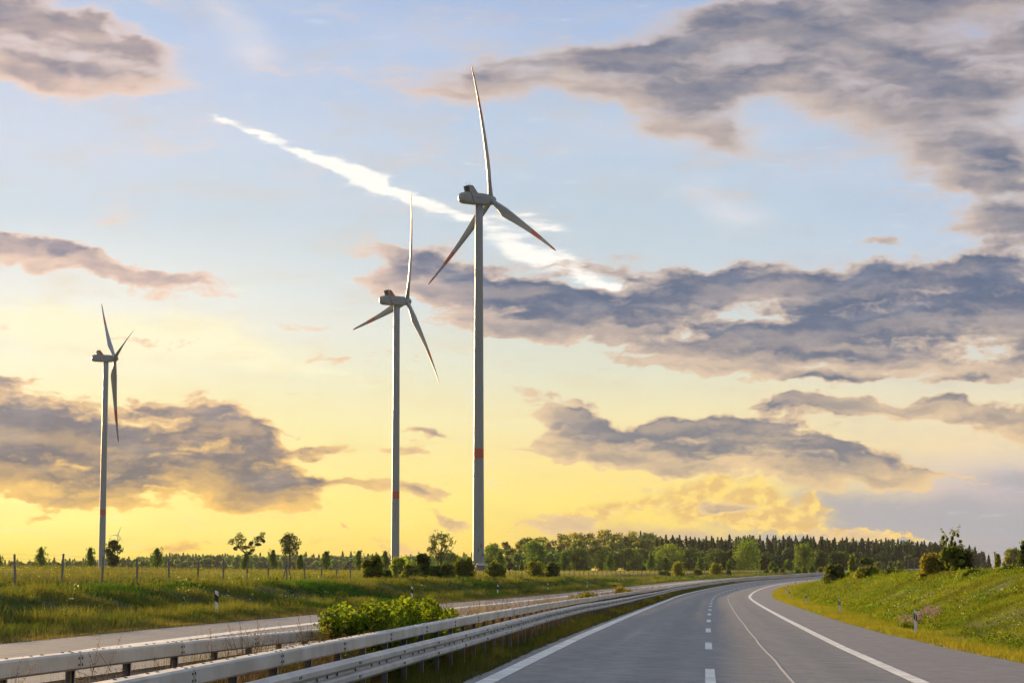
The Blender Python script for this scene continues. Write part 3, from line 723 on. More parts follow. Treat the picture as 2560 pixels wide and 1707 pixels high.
    if fin_red:
        sr = [(-2.2, 2.35), (-3.75, 4.3), (-4.9, 4.3), (-4.2, 2.35)]
        secs = [[(x, y, z) for x, z in sr] for y in (-1.985, -1.96)]
        loft(secs, 'red_panel', M_TRED, nac, smooth_=False)
    for x, h_ in ((-5.4, 1.5), (-4.1, 1.7)):
        secs = [[(x + .05 * math.cos(a), .4 + .05 * math.sin(a), z) for a in (0, 1.57, 3.14, 4.71)] for z in (4.65, 4.65 + h_)]
        loft(secs, 'sensor_mast', M_TDARK, nac, smooth_=False)
    # hub and blades
    tilt = math.radians(5); a = Vector((math.cos(tilt), 0, math.sin(tilt))); up = Vector((-math.sin(tilt), 0, math.cos(tilt))); hv = Vector((0, -1, 0))
    hc = Vector((5.3, 0, .12))
    prof = [(-1.5, 1.55), (-1.2, 1.75), (0, 1.85), (1.0, 1.65), (1.7, 1.15), (2.1, .6), (2.25, .15)]
    secs = [[hc + a * x + (up * math.sin(q) + hv * math.cos(q)) * r for q in [2 * math.pi * i / 24 for i in range(24)]] for x, r in prof]
    loft(secs, 'hub', M_TWHITE, root)
    Lb = L / k
    st_r = [1.2, 2.2, 3.5, 5.5, 8, 10.5, 13, 17, 22, 27, 32, 36, 36.01, 40, 44, 44.01, 48, 48.01, 50.5, 51.6, 52]
    st_r = [1.2, 2.2, 3.5, 5.5, 8, 10.5, 13, 17, 22, 27, 31.4, 35, 39, 43, 47, 50, 51.5, 52.0]
    def chord(r): return float(np.interp(r, [0, 2.5, 5, 10.5, 17, 27, 36, 44, 50, 52], [1.9, 1.9, 2.3, 3.85, 3.25, 2.35, 1.75, 1.2, .75, .12]))
    def thick(r): return float(np.interp(r, [0, 2.5, 6, 10.5, 17, 27, 40, 52], [1.0, 1.0, .68, .36, .26, .21, .17, .15]))
    def twist(r): return math.radians(float(np.interp(r, [0, 8, 13, 20, 30, 52], [17, 14, 10, 6, 3.0, 0])) + pitch)
    for ps in psis:
        p_ = math.radians(ps); dr = up * math.cos(p_) + hv * math.sin(p_); e = dr.cross(a); secs = []
        for r in st_r:
            c = chord(r); th = thick(r); b = twist(r); le = e * math.cos(b) + a * math.sin(b); no = le.cross(dr)
            q0 = float(np.interp(r, [2.5, 9], [.5, .30]))
            dfl = -defl * (r / 52) ** 2.2
            s_ = []
            for j in range(16):
                f = 2 * math.pi * j / 16; xx = .5 + .5 * math.cos(f); yt = math.sin(f) * .5 * th
                blend = min(1, max(0, (r - 2.5) / 7)); yt *= (1 - blend) + blend * (1.15 - .85 * (1 - xx)) if False else (1 - blend * .75 * (1 - xx))
                s_.append(hc + dr * r + a * dfl + le * ((xx - 1 + q0) * c) + no * (yt * c))
            secs.append(s_)
        bl = loft(secs, 'blade', M_TWHITE, root); bl.cycles.shadow_terminator_geometry_offset = .5; bl.cycles.shadow_terminator_offset = .3
        hubw = T @ hc; Lw = L
        assign(bl, [M_TRED], lambda c: (lambda f: 1 if (f > .90 or (.605 < f < .75)) else 0)((Vector(c) - hubw).length / Lw))
    return root
def mesh_any(name, vs, fs, m, parent, smooth_):
    me = bpy.data.meshes.new(name); me.from_pydata([tuple(v) for v in vs], [], fs)
    bm = bmesh.new(); bm.from_mesh(me); bmesh.ops.recalc_face_normals(bm, faces=bm.faces); bm.to_mesh(me); bm.free()
    if smooth_: me.polygons.foreach_set('use_smooth', [True] * len(me.polygons))
    me.materials.append(m); return link(bpy.data.objects.new(name, me), parent)
def mark_sharp(o, deg):
    o.data.set_sharp_from_angle(angle=math.radians(deg))
R = math.radians
turbine(1196.6, 830, 498.5, R(33), (-1.5, 118.5, 238.5), 55.0, 'tallest and closest white wind turbine, red ring low on its tower', defl=3.6, band=(46.5, 3.7), rb=2.25, rt=1.5)
turbine(989.6, 1050, 752.5, R(30.0), (21, 141, 261), 56.4, 'white wind turbine with red cooler panel in the middle of the three big ones', True, defl=3.8, band=(38, 3.6), rb=2.05, rt=1.55)
turbine(260, 1360, 896, R(22.4), (-44, 76, 196), 56.0, 'white wind turbine with red cooler panel rising above the dark round tree', True, defl=-2.0, pitch=52, band=(38, 3.6), rb=2.15, rt=1.7)
turbine(298.5, 2900, 1336, R(-60), (-21, -148, -262), 12.6, 'tiny dark silhouetted wind turbine far away behind the round tree', small=True, rb=.9, rt=.55)
# ------------------------------------------------------------------ foliage
def leaves(pts, size, rng, tint, tvar=.25, asp=.6, flat=.0, up=0.0):
    """one rhombic leaf or leaf spray at every point; returns quads and tints"""
    n = len(pts); pts = np.asarray(pts)
    size = np.asarray(size) * (0.65 + .7 * rng.random(n)); size = size[:, None]
    a = rng.normal(size=(n, 3)); a[:, 2] = a[:, 2] * (1 - flat) + up; a /= np.linalg.norm(a, axis=1)[:, None]
    b = rng.normal(size=(n, 3)); b -= (b * a).sum(1)[:, None] * a; b /= np.linalg.norm(b, axis=1)[:, None]
    q = asp
    V = np.stack([pts - a * size * .5, pts + b * size * .5 * q - a * size * .05, pts + a * size * .5, pts - b * size * .5 * q + a * size * .05], 1)
    t = np.asarray(tint, float)
    if t.ndim == 1: t = np.tile(t, (n, 1))
    t = t * (1 + tvar * (rng.random((n, 1)) * 2 - 1)) * (1 + np.array([.12, .06, .1]) * (rng.random((n, 3)) * 2 - 1))
    return V.reshape(-1, 3), np.arange(n * 4).reshape(n, 4), np.repeat(t, 4, 0)
def ell_pts(c, r, n, rng, shell=.55):
    d = rng.normal(size=(n, 3)); d /= np.linalg.norm(d, axis=1)[:, None]
    k = (shell + (1 - shell) * rng.random(n)) ** .8
    k = np.where(rng.random(n) < .12, k * 1.12, k)
    return np.asarray(c) + d * k[:, None] * np.asarray(r)
def crown_clusters(w, h, z0, kind, rng, n):
    """clump centres and radii of a crown w wide, h high, bottom at z0"""
    out = []
    for i in range(n):
        f = (i + rng.random()) / n; an = rng.random() * 2 * math.pi
        if kind == 'cone':
            rr = w / 2 * (1 - f) ** .75 * (0.55 + .45 * min(1, f * 5)) ; rad = rng.random() ** .5 * rr * .72
            c = (rad * math.cos(an), rad * math.sin(an), z0 + h * (.06 + .88 * f)); r = w * (.20 * (1 - f) + .09)
            out.append((c, (r, r, r * 1.25)))
        elif kind == 'round':
            f2 = f; rr = w / 2 * math.sqrt(max(.02, 1 - (2 * f2 - 1) ** 2)); rad = rng.random() ** .4 * rr * .78
            r = w * (.13 + .09 * rng.random())
            out.append(((rad * math.cos(an), rad * math.sin(an), z0 + h * (.12 + .78 * f2)), (r, r, r * .8)))
        elif kind == 'open':
            f2 = f; rr = w / 2 * math.sqrt(max(.05, 1 - (1.9 * f2 - 1) ** 2)); rad = rng.random() ** .35 * rr * .85
            r = w * (.07 + .06 * rng.random())
            out.append(((rad * math.cos(an), rad * math.sin(an), z0 + h * (.05 + .86 * f2)), (r, r, r * .7)))
        elif kind == 'column':
            rr = w / 2 * (1 - max(0, f - .75) * 1.6); rad = rng.random() ** .5 * rr * .7; r = w * (.15 + .07 * rng.random())
            out.append(((rad * math.cos(an), rad * math.sin(an), z0 + h * (.05 + .86 * f)), (r, r, r * 1.1)))
        elif kind == 'loose':
            if i < n * .45:
                f2 = rng.random() * .52; rad = rng.random() ** .5 * w * .45 * (1 - f2 * .7); r = w * rng.uniform(.08, .14)
                out.append(((rad * math.cos(an), rad * math.sin(an), z0 + h * f2), (r, r, r * .9)))
            else:
                L = [(-.36, 1.0), (-.02, .97), (.10, .93), (.24, .90), (.34, .74), (-.20, .80), (.02, .70), (-.34, .62)][i % 8]
                g = .35 + .65 * rng.random(); r = w * (.085 * (1.15 - g) + .02)
                lx = L[0] * w * (.25 + .75 * g ** 1.5) * .8 + rng.normal() * .02 * w
                out.append(((lx, (i % 3 - 1) * .12 * w * (1 - g), z0 + h * L[1] * g), (r, r, r * 1.7)))
        elif kind == 'shrub':
            rr = w / 2 * (1 - f * .55) * (.8 + .2 * math.sin(f * 9)); rad = rng.random() ** .45 * rr * .8; r = w * (.12 + .08 * rng.random())
            out.append(((rad * math.cos(an), rad * math.sin(an), z0 + h * (.04 + .84 * f ** .9)), (r, r, r * .9)))
    return out
def crown_mesh(w, h, z0, kind, rng, nc, per, leaf, tint, contrast=.28, shell=.5):
    Vs, Fs, Ts = [], [], []; b = 0
    per = max(20, int(per * .62))
    for c, r in crown_clusters(w, h, z0, kind, rng, int(nc * 1.9)):
        r = tuple(q * (.62 + .5 * rng.random()) for q in [r[0], r[1], r[2]])
        tt = np.array(tint) * (1 + contrast * (rng.random() * 2 - 1)) * np.array([1 + .15 * (rng.random() - .5), 1, 1])
        P = ell_pts(c, r, per, rng, shell)
        V, Fc, T = leaves(P, np.full(per, leaf), rng, tt)
        Vs.append(V); Fs.append(Fc + b); Ts.append(T); b += len(V)
    # shoots that break the outline
    for i in range(max(6, int(nc * .6))):
        a = rng.random() * 6.28; f = rng.uniform(.25, 1.0); rr = w * .5 * (1 - .55 * f if kind in ('cone', 'shrub', 'loose') else math.sqrt(max(.1, 1 - (2 * f - 1) ** 2))) * rng.uniform(.6, 1.0)
        p0 = np.array([rr * math.cos(a), rr * math.sin(a), z0 + (h) * (.1 + .85 * f)]); dr = np.array([math.cos(a) * .5, math.sin(a) * .5, .9]) * rng.uniform(.06, .16) * min(h, w * 1.5)
        k = rng.random(16)[:, None]; P = p0 + dr * k + rng.normal(size=(16, 3)) * leaf * .35
        V, Fc, T = leaves(P, np.full(16, leaf * .9), rng, np.array(tint) * rng.uniform(.8, 1.4)); Vs.append(V); Fs.append(Fc + b); Ts.append(T); b += len(V)
    return np.concatenate(Vs), np.concatenate(Fs), np.concatenate(Ts)
def tree(name, px, D, ytop, w_px, label, kind='round', tint=(.055, .085, .022), group=None, trunk=.25, nc=22, per=90, leaf=.32, cat='tree', ybase=None, seed=None, X=None, wood=True, limbs=5, contrast=.28, tilt=0):
    global _tree_i
    _tree_i += 1; rng = np.random.default_rng(900 + _tree_i * 7 if seed is None else seed)
    x, y, g = at_px(px, D)
    dt = px_dir(px, ytop); ztop = CAM_Z + dt.z / math.hypot(dt.x, dt.y) * math.hypot(x, y)
    h = max(.4, ztop - g); w = w_px / F_PX * D
    z0 = h * trunk
    if ybase is not None:
        db = px_dir(px, ybase); z0 = max(0.0, CAM_Z + db.z / math.hypot(db.x, db.y) * math.hypot(x, y) - g)
    root = empty(name, (x, y, g), 0.0 if kind == 'loose' else rng.random() * 6.28); tag(root, label, cat, group)
    V, Fc, T = crown_mesh(w, h - z0, z0, kind, rng, nc, per, leaf, tint, contrast)
    V = V * np.array([1, 1, 1]); V[:, 2] = np.maximum(V[:, 2], .0)
    mesh_np('crown', V, Fc, M_LEAF, root, attr=T)
    if wood:
        m = MB(); r0 = max(.035, w * .035); r_ = random.Random(_tree_i)
        hh = z0 + (h - z0) * .75; m.tube([(0, 0, -.3), (r_.uniform(-.05, .05) * w, 0, hh * .4), (r_.uniform(-.06, .06) * w, r_.uniform(-.05, .05) * w, hh)], [r0 * 1.3, r0, r0 * .25], 7)
        for i in range(limbs):
            a = i * 2.4 + r_.random(); zb = z0 * .8 + (h - z0) * r_.uniform(.02, .45); L = w * r_.uniform(.22, .38)
            m.tube([(0, 0, zb), (L * .5 * math.cos(a), L * .5 * math.sin(a), zb + L * .45), (L * math.cos(a), L * math.sin(a), zb + L * 1.1)], [r0 * .55, r0 * .38, r0 * .12], 5)
        m.build('trunk' if cat == 'tree' else 'stems', M_BARK, root)
    return root
_tree_i = 0

# individual trees, nearest rows first -------------------------------------------------
AV = 'young cone-shaped trees along the field edge'
G1 = (.10, .165, .034); GB = (.125, .175, .034); GD = (.045, .075, .026); GY = (.17, .20, .036)
av = [ # px, D, ytop, width, what singles it out
 (3, 640, 1384, 30, 'cut by the left edge beyond the first fence post'), (109, 640, 1368, 42, 'between the first and second fence post'),
 (231, 650, 1368, 34, 'just left of the left turbine tower'), (398, 650, 1370, 44, 'right of the dark round tree'),
 (618, 680, 1382, 32, 'under the forked tree'), (686, 690, 1373, 32, 'between the forked tree and the tall round tree'),
 (754, 690, 1386, 26, 'at the right foot of the tall round tree'), (817, 700, 1377, 34, 'right of the tall round tree, alone'),
 (899, 700, 1375, 32, 'with a bare trunk, left of the first shrub'), (965, 710, 1376, 32, 'close left of the middle turbine tower'),
 (1250, 720, 1377, 38, 'right of the little hut'), (1304, 720, 1399, 13, 'slim one left of the paired shrubs'),
 (1409, 730, 1380, 36, 'right of the paired shrubs'), (1523.5, 740, 1384, 34, 'egg-shaped one before the light wood'),
 (1568.5, 740, 1407, 9, 'smallest of the row'), (1626, 750, 1386, 30, 'left of the broad round tree'), (1663.5, 740, 1392, 20, 'in front of the broad round tree'),
 (1748, 760, 1392, 26, 'with a leaning tip'), (1788, 760, 1392, 26, 'behind a roadside bush'), (1821, 770, 1397, 18, 'narrow one left of the big oak'),
 (1927, 780, 1404, 26, 'right of the big oak'), (1967, 780, 1399, 32, 'broad one over the curve of the road')]
for px, D, yt, w, s in av:
    tree('young_tree', px, D, yt, w * 1.15, 'young cone-shaped tree ' + s, 'cone', G1, AV, .22, 20, 100, .40)
tree('dark_tree', 288, 600, 1344, 48, 'dark dense round tree right behind the left turbine tower', 'round', GD, None, .12, 30, 120, .40)
tree('tall_tree', 727, 690, 1332, 58, 'tall round-topped tree on a bare stem left of the middle turbine', 'round', (.045, .066, .02), None, .42, 26, 110, .42)
tree('gnarled_tree', 1103, 640, 1329, 74, 'loose spreading tree between the middle and the right turbine', 'open', (.065, .088, .025), None, .30, 44, 70, .36, limbs=8)
# the forked tree: two crowns on one stem
def forked(px, D):
    x, y, g = at_px(px, D); root = empty('forked_tree', (x, y, g)); tag(root, 'forked tree whose crown splits into two lobes over the treeline', 'tree')
    s = D / F_PX; rng = np.random.default_rng(5); Vs = []; Fs = []; Ts = []; b = 0
    for cx, cy, rx, ry in ((-34, 1352, 16, 12), (-20, 1343, 16, 10), (-8, 1352, 14, 12), (-16, 1364, 18, 9), (-2, 1370, 12, 8), (-28, 1370, 8, 5), (8, 1362, 9, 8), (22, 1349, 14, 9), (32, 1340, 13, 9), (27, 1358, 12, 7), (14, 1376, 9, 5), (38, 1353, 7, 6), (4, 1382, 14, 5)):
        z = CAM_Z + (HOR - cy) * s - g; r = (rx * s, rx * s * .8, ry * s)
        for k in range(3):
            c = np.array([cx * s, 0, z]) + rng.normal(size=3) * np.array(r) * .35
            P = ell_pts(c, np.array(r) * .6, 95, rng, .45); V, Fc, T = leaves(P, np.full(len(P), .40), rng, np.array((.045, .062, .02)) * rng.uniform(.75, 1.3))
            Vs.append(V); Fs.append(Fc + b); Ts.append(T); b += len(V)
    mesh_np('crown', np.concatenate(Vs), np.concatenate(Fs), M_LEAF, root, attr=np.concatenate(Ts))
    m = MB(); zt = lambda yy: CAM_Z + (HOR - yy) * s - g
    m.tube([(0, 0, -.3), (.1, 0, zt(1400)), (0, 0, zt(1385))], [.32, .26, .22], 7)
    for ex, ey in ((-22, 1352), (-32, 1356), (-6, 1350), (24, 1352), (32, 1343)):
        m.tube([(0, 0, zt(1386)), (ex * .45 * s, .1, zt(1376)), (ex * s, 0, zt(ey))], [.2, .14, .05], 5)
    m.build('trunk', M_BARK, root)
forked(621, 700)
# broad trees before the wood on the right
for px, D, yt, w, kind, ti, lab in (
 (1337, 760, 1352, 52, 'round', G1, 'leafy tree rising behind the paired shrubs'), (1509, 900, 1373, 66, 'round', (.05, .075, .025), 'low wide tree at the left edge of the light wood'),
 (1566, 900, 1371, 70, 'round', (.045, .07, .024), 'dome-shaped tree beside the smallest young tree'), (1670, 860, 1359, 76, 'round', GB, 'broad round tree with sunlit left flank before the wood'),
 (1719, 880, 1370, 66, 'round', (.045, .072, .024), 'rounded tree right beside the broad sunlit one'), (1790, 900, 1376, 56, 'round', (.055, .08, .024), 'small dome tree behind the leaning young tree'),
 (1826, 900, 1374, 46, 'round', (.055, .08, .026), 'small rounded tree left of the tall oak'), (1866, 820, 1350, 60, 'column', GB, 'tall oak-like tree before the dark wood'),
 (2006, 800, 1358, 46, 'column', GB, 'tall sunlit tree above the end of the road'), (2045, 820, 1377, 38, 'round', (.055, .085, .024), 'middle-sized tree right of the tall sunlit one'),
 (2088, 840, 1379, 48, 'round', (.035, .056, .022), 'dark dome tree above the right bank bushes'), (1442, 880, 1368, 60, 'round', (.05, .074, .024), 'wide tree left in the row before the light wood'),
 (1120, 820, 1380, 60, 'round', G1, 'low tree between the middle shrubs and the right turbine'), (1232, 900, 1360, 44, 'round', G1, 'round tree just right of the right turbine tower'), (1905, 900, 1388, 44, 'round', (.04,.062,.022), 'low dark tree right of the tall oak')):
    tree('broad_tree', px, D, yt, w * 1.3, lab, kind, tuple(np.array(ti) * 1.25), 'broad trees in front of the wood', .06, 34, 130, .50)
# shrubs on the far verge beside the fence
SH = 'shrubs beside the far fence'
for px, t, yt, w, ti, lab, kind in (
 (936, 172, 1390, 42, (.085, .095, .024), 'first shrub from the left, tall with reddish top', 'column'), (966, 178, 1426, 34, GD, 'low dark shrub tucked behind the first tall one', 'shrub'),
 (1000, 205, 1392, 58, GY, 'wide pale green shrub in the middle of the shrub group', 'shrub'), (1030, 200, 1412, 58, (.12, .13, .035), 'low yellowish shrub in the shrub group', 'shrub'),
 (955, 190, 1436, 46, GB, 'low bright bush between the first and second tall shrub', 'shrub'), (1076, 226, 1428, 40, GY, 'small light bush squeezed between two dark shrubs', 'shrub'), (1140, 238, 1424, 44, GB, 'low bright bush left of the clipped-looking shrub', 'shrub'), (1022, 236, 1403, 50, G1, 'taller green shrub behind the low yellowish one', 'shrub'),
 (1057, 215, 1382, 34, (.045, .062, .02), 'dark upright shrub with bare twigs on top', 'column'), (1087, 218, 1415, 50, GD, 'squat dark shrub right of the upright one', 'shrub'),
 (1119, 228, 1409, 44, (.06, .075, .022), 'ragged shrub between the squat and the clipped one', 'shrub'), (1162, 232, 1397, 52, (.075, .09, .022), 'clipped-looking shrub left of the small hut', 'column'),
 (1240, 262, 1406, 42, (.08, .092, .024), 'single shrub right of the small hut', 'column'), (1337, 315, 1404, 46, (.11, .12, .026), 'left one of the paired shrubs', 'column'),
 (1380, 330, 1407, 40, (.05, .065, .02), 'right one of the paired shrubs, darker', 'column'), (1658, 520, 1429, 40, (.07, .085, .024), 'low flat bush far along the verge', 'shrub'),
 (1693, 500, 1404, 32, (.12, .125, .026), 'bushy sapling with a light top far along the verge', 'column'), (1742, 540, 1424, 28, (.07, .08, .024), 'small round bush by the far markers', 'shrub'),
 (1788, 550, 1410, 32, (.11, .12, .026), 'sunlit bush below a young cone-shaped tree', 'column'), (1818, 560, 1425, 16, GD, 'tiny dark bush by the far markers', 'shrub')):
    tree('shrub', px, t, yt, w * 1.32, lab, kind, tuple(np.array(ti) * 1.7), SH, .02, 26, 120, .24, 'shrub', limbs=7)
for i, (px, yt, w, ti) in enumerate(((1934, 1418, 24, G1), (1952, 1420, 20, GY), (1990, 1423, 20, G1), (2006, 1418, 20, GB), (2026, 1415, 24, GB), (2047, 1418, 22, GY), (2067, 1419, 24, G1), (1912, 1424, 20, G1))):
    o = ['roundish green bush', 'yellowish bush', 'small green bush', 'fresh green bush', 'full sunlit bush', 'pale yellow bush', 'last green bush', 'low first bush'][i]
    tree('roadside_bush', px, 640 + i * 4, yt, w, o + ' in the line behind the end of the road', 'shrub', ti, 'bushes behind the end of the road', .0, 14, 90, .34, 'bush', limbs=3)
# bushes on the right bank
RB = 'bushes on top of the right bank'
for px, t, yt, w, ti, lab, kind, lf in (
 (2083, 262, 1413, 72, (.075, .085, .022), 'wide bush at the left end of the bank top', 'shrub', .26), (2126, 330, 1385, 22, GY, 'slender sunlit conifer-like tree behind the bank', 'cone', .22),
 (2160, 330, 1392, 34, (.06, .085, .022), 'rounded small tree behind the bank fence', 'round', .26), (2191, 340, 1403, 30, GB, 'low bush behind the fence, second right of the small tree', 'shrub', .26),
 (2222, 340, 1402, 26, GB, 'low pointed bush behind the fence near its middle', 'cone', .24), (2246, 330, 1402, 24, GB, 'low bush behind the fence nearest the big bush', 'shrub', .24),
 (2166, 215, 1424, 84, (.13, .14, .026), 'long low yellow-green bush below the bank fence', 'shrub', .22), (2222, 200, 1431, 48, (.045, .055, .02), 'low dark bush left of the wheat gap', 'shrub', .2),
 (2302, 150, 1436, 24, (.04, .055, .018), 'small dark bush at the foot of the orange-tinged one', 'shrub', .12), (2326, 152, 1388, 90, (.155, .135, .03), 'spreading bush with orange-tinged leaves left of the tall bush', 'shrub', .17),
 (2374, 148, 1322, 74, (.10, .125, .022), 'tallest bush on the bank, upright with loose twigs', 'loose', .15), (2398, 149, 1372, 72, (.035, .05, .016), 'dark lower bush grown into the tallest one', 'shrub', .17),
 (2488, 142, 1383, 13, (.17, .17, .03), 'thin sapling between the last fence posts', 'column', .12), (2554, 138, 1352, 40, (.06, .08, .02), 'pointed bush cut by the right edge', 'cone', .15),
 (2528, 420, 1370, 54, (.13, .15, .04), 'pale tree far behind the fence at the right edge', 'round', .4), (2430, 128, 1438, 60, (.10, .12, .024), 'low leafy clump under the fence wires', 'shrub', .12),
 (2520, 124, 1436, 70, (.11, .13, .025), 'low leafy clump in front of the pointed bush', 'shrub', .12)):
    tree('bush' if 'tree' not in lab else 'small_tree', px, t, yt, w * (1.15 if kind == 'loose' else 1.2), lab, kind, tuple(np.array(ti) * 1.4), RB, .02, 30, 150, lf, 'tree' if 'tree' in lab else 'bush', limbs=8)

# ------------------------------------------------------------------ woods
def spruce_pts(h, rng, n):
    f = rng.random(n) ** 1.05; tier = np.abs(((f * 9 + rng.random() * 2) % 1) - .5) * 2
    r = h * .30 * (1 - f) ** .9 * (.62 + .38 * tier) * rng.uniform(.75, 1.2); a = rng.random(n) * 2 * np.pi; k = .45 + .55 * rng.random(n)
    return np.stack([r * k * np.cos(a), r * k * np.sin(a), h * (.08 + .92 * f)], -1)
def wood(name, rows, label):
    """rows: px range, distance, top-of-crown pixel curve, kind, tint"""
    Vs, Fs, Ts = [], [], []; b = 0; rng = np.random.default_rng(77)
    for (p0, p1, D, step_m, ycurve, kind, tint, n, leaf) in rows:
        px = p0
        while px < p1:
            d = D + rng.uniform(-30, 30); n2_ = int(n * 1.7); x = (px - CX) / F_PX * d; g = .6
            yt = np.interp(px, [q[0] for q in ycurve], [q[1] for q in ycurve]) + rng.normal() * 2.2 + (rng.random() < .08) * -5 + 5 * (vnoise(np.array([px]), np.array([D]), 46.0, 5)[0] - .5)
            h = CAM_Z + (HOR - yt) * d / F_PX - g; h = max(3, h)
            t = np.array(tint) * (1.55 if kind != 'spruce' else 1.25) * rng.uniform(.6, 1.45) * np.array([rng.uniform(.85, 1.2), 1, 1])
            if kind == 'spruce': P = spruce_pts(h, rng, n2_)
            elif kind == 'poplar':
                cl = [((rng.normal() * h * .10, rng.normal() * h * .10, h * f), (h * .14, h * .14, h * .10)) for f in (.95, .86, .76, .66, .55, .44, .3)]
                P = np.concatenate([ell_pts(c, r, n2_ // 7, rng, .25) for c, r in cl])
            else:
                cl = [((rng.normal() * h * .22, rng.normal() * h * .2, h * f), (h * .24, h * .24, h * .17)) for f in (.82, .70, .55, .35, .2)]
                P = np.concatenate([ell_pts(c, r, n2_ // 5, rng, .35) for c, r in cl])
            P = P + np.array([x, d, g]); V, Fc, T = leaves(P, np.full(len(P), leaf), rng, t)
            Vs.append(V); Fs.append(Fc + b); Ts.append(T); b += len(V)
            px += step_m * rng.uniform(.3, 1.8) / d * F_PX
    V = np.concatenate(Vs); c = V.mean(0) * np.array([1, 1, 0])
    o = mesh_np(name, V - c, np.concatenate(Fs), M_LEAF, attr=np.concatenate(Ts), loc=tuple(c)); tag(o, label, None, kind='stuff')
yc = [(1180, 1392), (1240, 1362), (1330, 1352), (1400, 1342), (1450, 1336), (1560, 1332), (1640, 1338), (1760, 1343), (1900, 1341), (2050, 1340), (2150, 1346), (2250, 1350), (2340, 1354), (2400, 1362), (2460, 1384), (2500, 1405)]
ycl = [(q[0], q[1] + 16) for q in yc]; yf = [(1150, 1395), (1300, 1384), (1700, 1380), (2100, 1378), (2300, 1380)]
wood('far_wood', [
 (1190, 1640, 1180, 3.6, yc, 'poplar', (.15, .16, .05), 420, 1.3), (1260, 1680, 1120, 4.4, ycl, 'poplar', (.13, .15, .045), 420, 1.3), (1230, 1700, 1060, 7.0, [(q[0], q[1] + 30) for q in yc], 'round', (.09, .12, .04), 450, 1.4),
 (1600, 2470, 1180, 2.6, yc, 'spruce', (.045, .065, .035), 420, .95), (1640, 2440, 1100, 3.0, [(q[0], q[1] + 9) for q in yc], 'spruce', (.036, .055, .030), 420, 1.0), (1640, 2420, 1030, 3.4, ycl, 'spruce', (.030, .048, .028), 420, 1.1),
 (1560, 2470, 1200, 5.0, [(q[0], q[1] + 4) for q in yc], 'round', (.026, .042, .024), 420, 1.5), (1150, 2120, 980, 8.0, yf, 'round', (.075, .115, .038), 520, 1.3), (1180, 2430, 1010, 6.5, [(q[0], q[1] + 34) for q in yc], 'round', (.04, .062, .03), 420, 1.6)],
 'mixed wood stretching behind the field, pale poplars at left and dark spruces at right')
yl = [(-150, 1403), (150, 1402), (330, 1394), (420, 1382), (520, 1384), (700, 1387), (900, 1386), (1100, 1388), (1200, 1385)]
wood('distant_treeline', [
 (-200, 1250, 2150, 5, yl, 'spruce', (.08, .10, .05), 260, 1.7), (-200, 1250, 2050, 3.8, [(q[0], q[1] + 3) for q in yl], 'round', (.095, .135, .05), 300, 2.4),  # leaf tints lightened, extra haze painted into the colour
 (330, 1250, 1700, 8, [(q[0], q[1] + 14) for q in yl], 'round', (.085, .13, .045), 340, 2.2), (-200, 400, 1800, 8, [(q[0], q[1] + 8) for q in yl], 'round', (.09, .13, .05), 300, 2.4)],
 'hazy green treeline on the horizon beyond the left field')

# ------------------------------------------------------------------ grass
def blades(X, Y, Z, n, hgt, wid, rng, tint, lean=.35, spread=.12, tvar=.25, tips=None):
    """n grass blades at every spot: thin tapering triangles"""
    m = len(X); P = np.stack([X, Y, Z], -1); P = np.repeat(P, n, 0); hh = np.repeat(np.broadcast_to(hgt, (m,)), n) * (.55 + .75 * rng.random(m * n))
    ww = np.repeat(np.broadcast_to(wid, (m,)), n); a = rng.random(m * n) * 2 * np.pi; sp = np.repeat(np.broadcast_to(spread, (m,)), n)
    P[:, 0] += rng.normal(size=m * n) * sp; P[:, 1] += rng.normal(size=m * n) * sp
    la = rng.random(m * n) * 2 * np.pi; ll = rng.random(m * n) * lean * hh
    dx, dy = np.cos(a) * ww / 2, np.sin(a) * ww / 2
    B0 = P + np.stack([-dx, -dy, np.full(m * n, -.05)], -1); B1 = P + np.stack([dx, dy, np.full(m * n, -.05)], -1)
    Tt = P + np.stack([np.cos(la) * ll, np.sin(la) * ll, hh], -1)
    V = np.stack([B0, B1, Tt], 1).reshape(-1, 3)
    T = np.repeat(np.broadcast_to(tint, (m, 3)), n, 0) * (1 + tvar * (rng.random((m * n, 1)) * 2 - 1))
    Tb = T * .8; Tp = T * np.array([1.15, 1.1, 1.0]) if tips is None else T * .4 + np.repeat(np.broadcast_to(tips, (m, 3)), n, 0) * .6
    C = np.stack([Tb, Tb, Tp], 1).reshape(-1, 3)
    return V, np.arange(m * n * 3).reshape(-1, 3), C
def field(t0, t1, u0, u1, dens, rng, fall=90.0):
    """random spots between two offsets, thinning with distance; also returns the growth factor"""
    L = int((t1 - t0) / 4) + 1; tt = []; 
    for i in range(L):
        a = t0 + 4 * i; k = min(1.0, (fall / max(a, 1.0)) ** 1.35); w = (u1 - u0)
        tt.append(a + 4 * rng.random(int(4 * w * dens * k)))
    t = np.concatenate(tt); u = u0 + (u1 - u0) * rng.random(len(t)); s = np.clip(t / fall, 1, 4) ** .62
    x, y, _ = road_pt(t, u); return t, u, x, y, H(x, y), s
def merge(name, parts, mat_, label, kind='stuff'):
    V = np.concatenate([p[0] for p in parts]); C = np.concatenate([p[2] for p in parts]); F_ = []; b = 0
    for p in parts: F_.append(p[1] + b); b += len(p[0])
    o = mesh_np(name, V, np.concatenate(F_), mat_, attr=C); tag(o, label, None, kind=kind); return o
def col(*c): return np.array(c, float)
def lerp(a, b, f): return a * (1 - f[:, None]) + b * f[:, None]

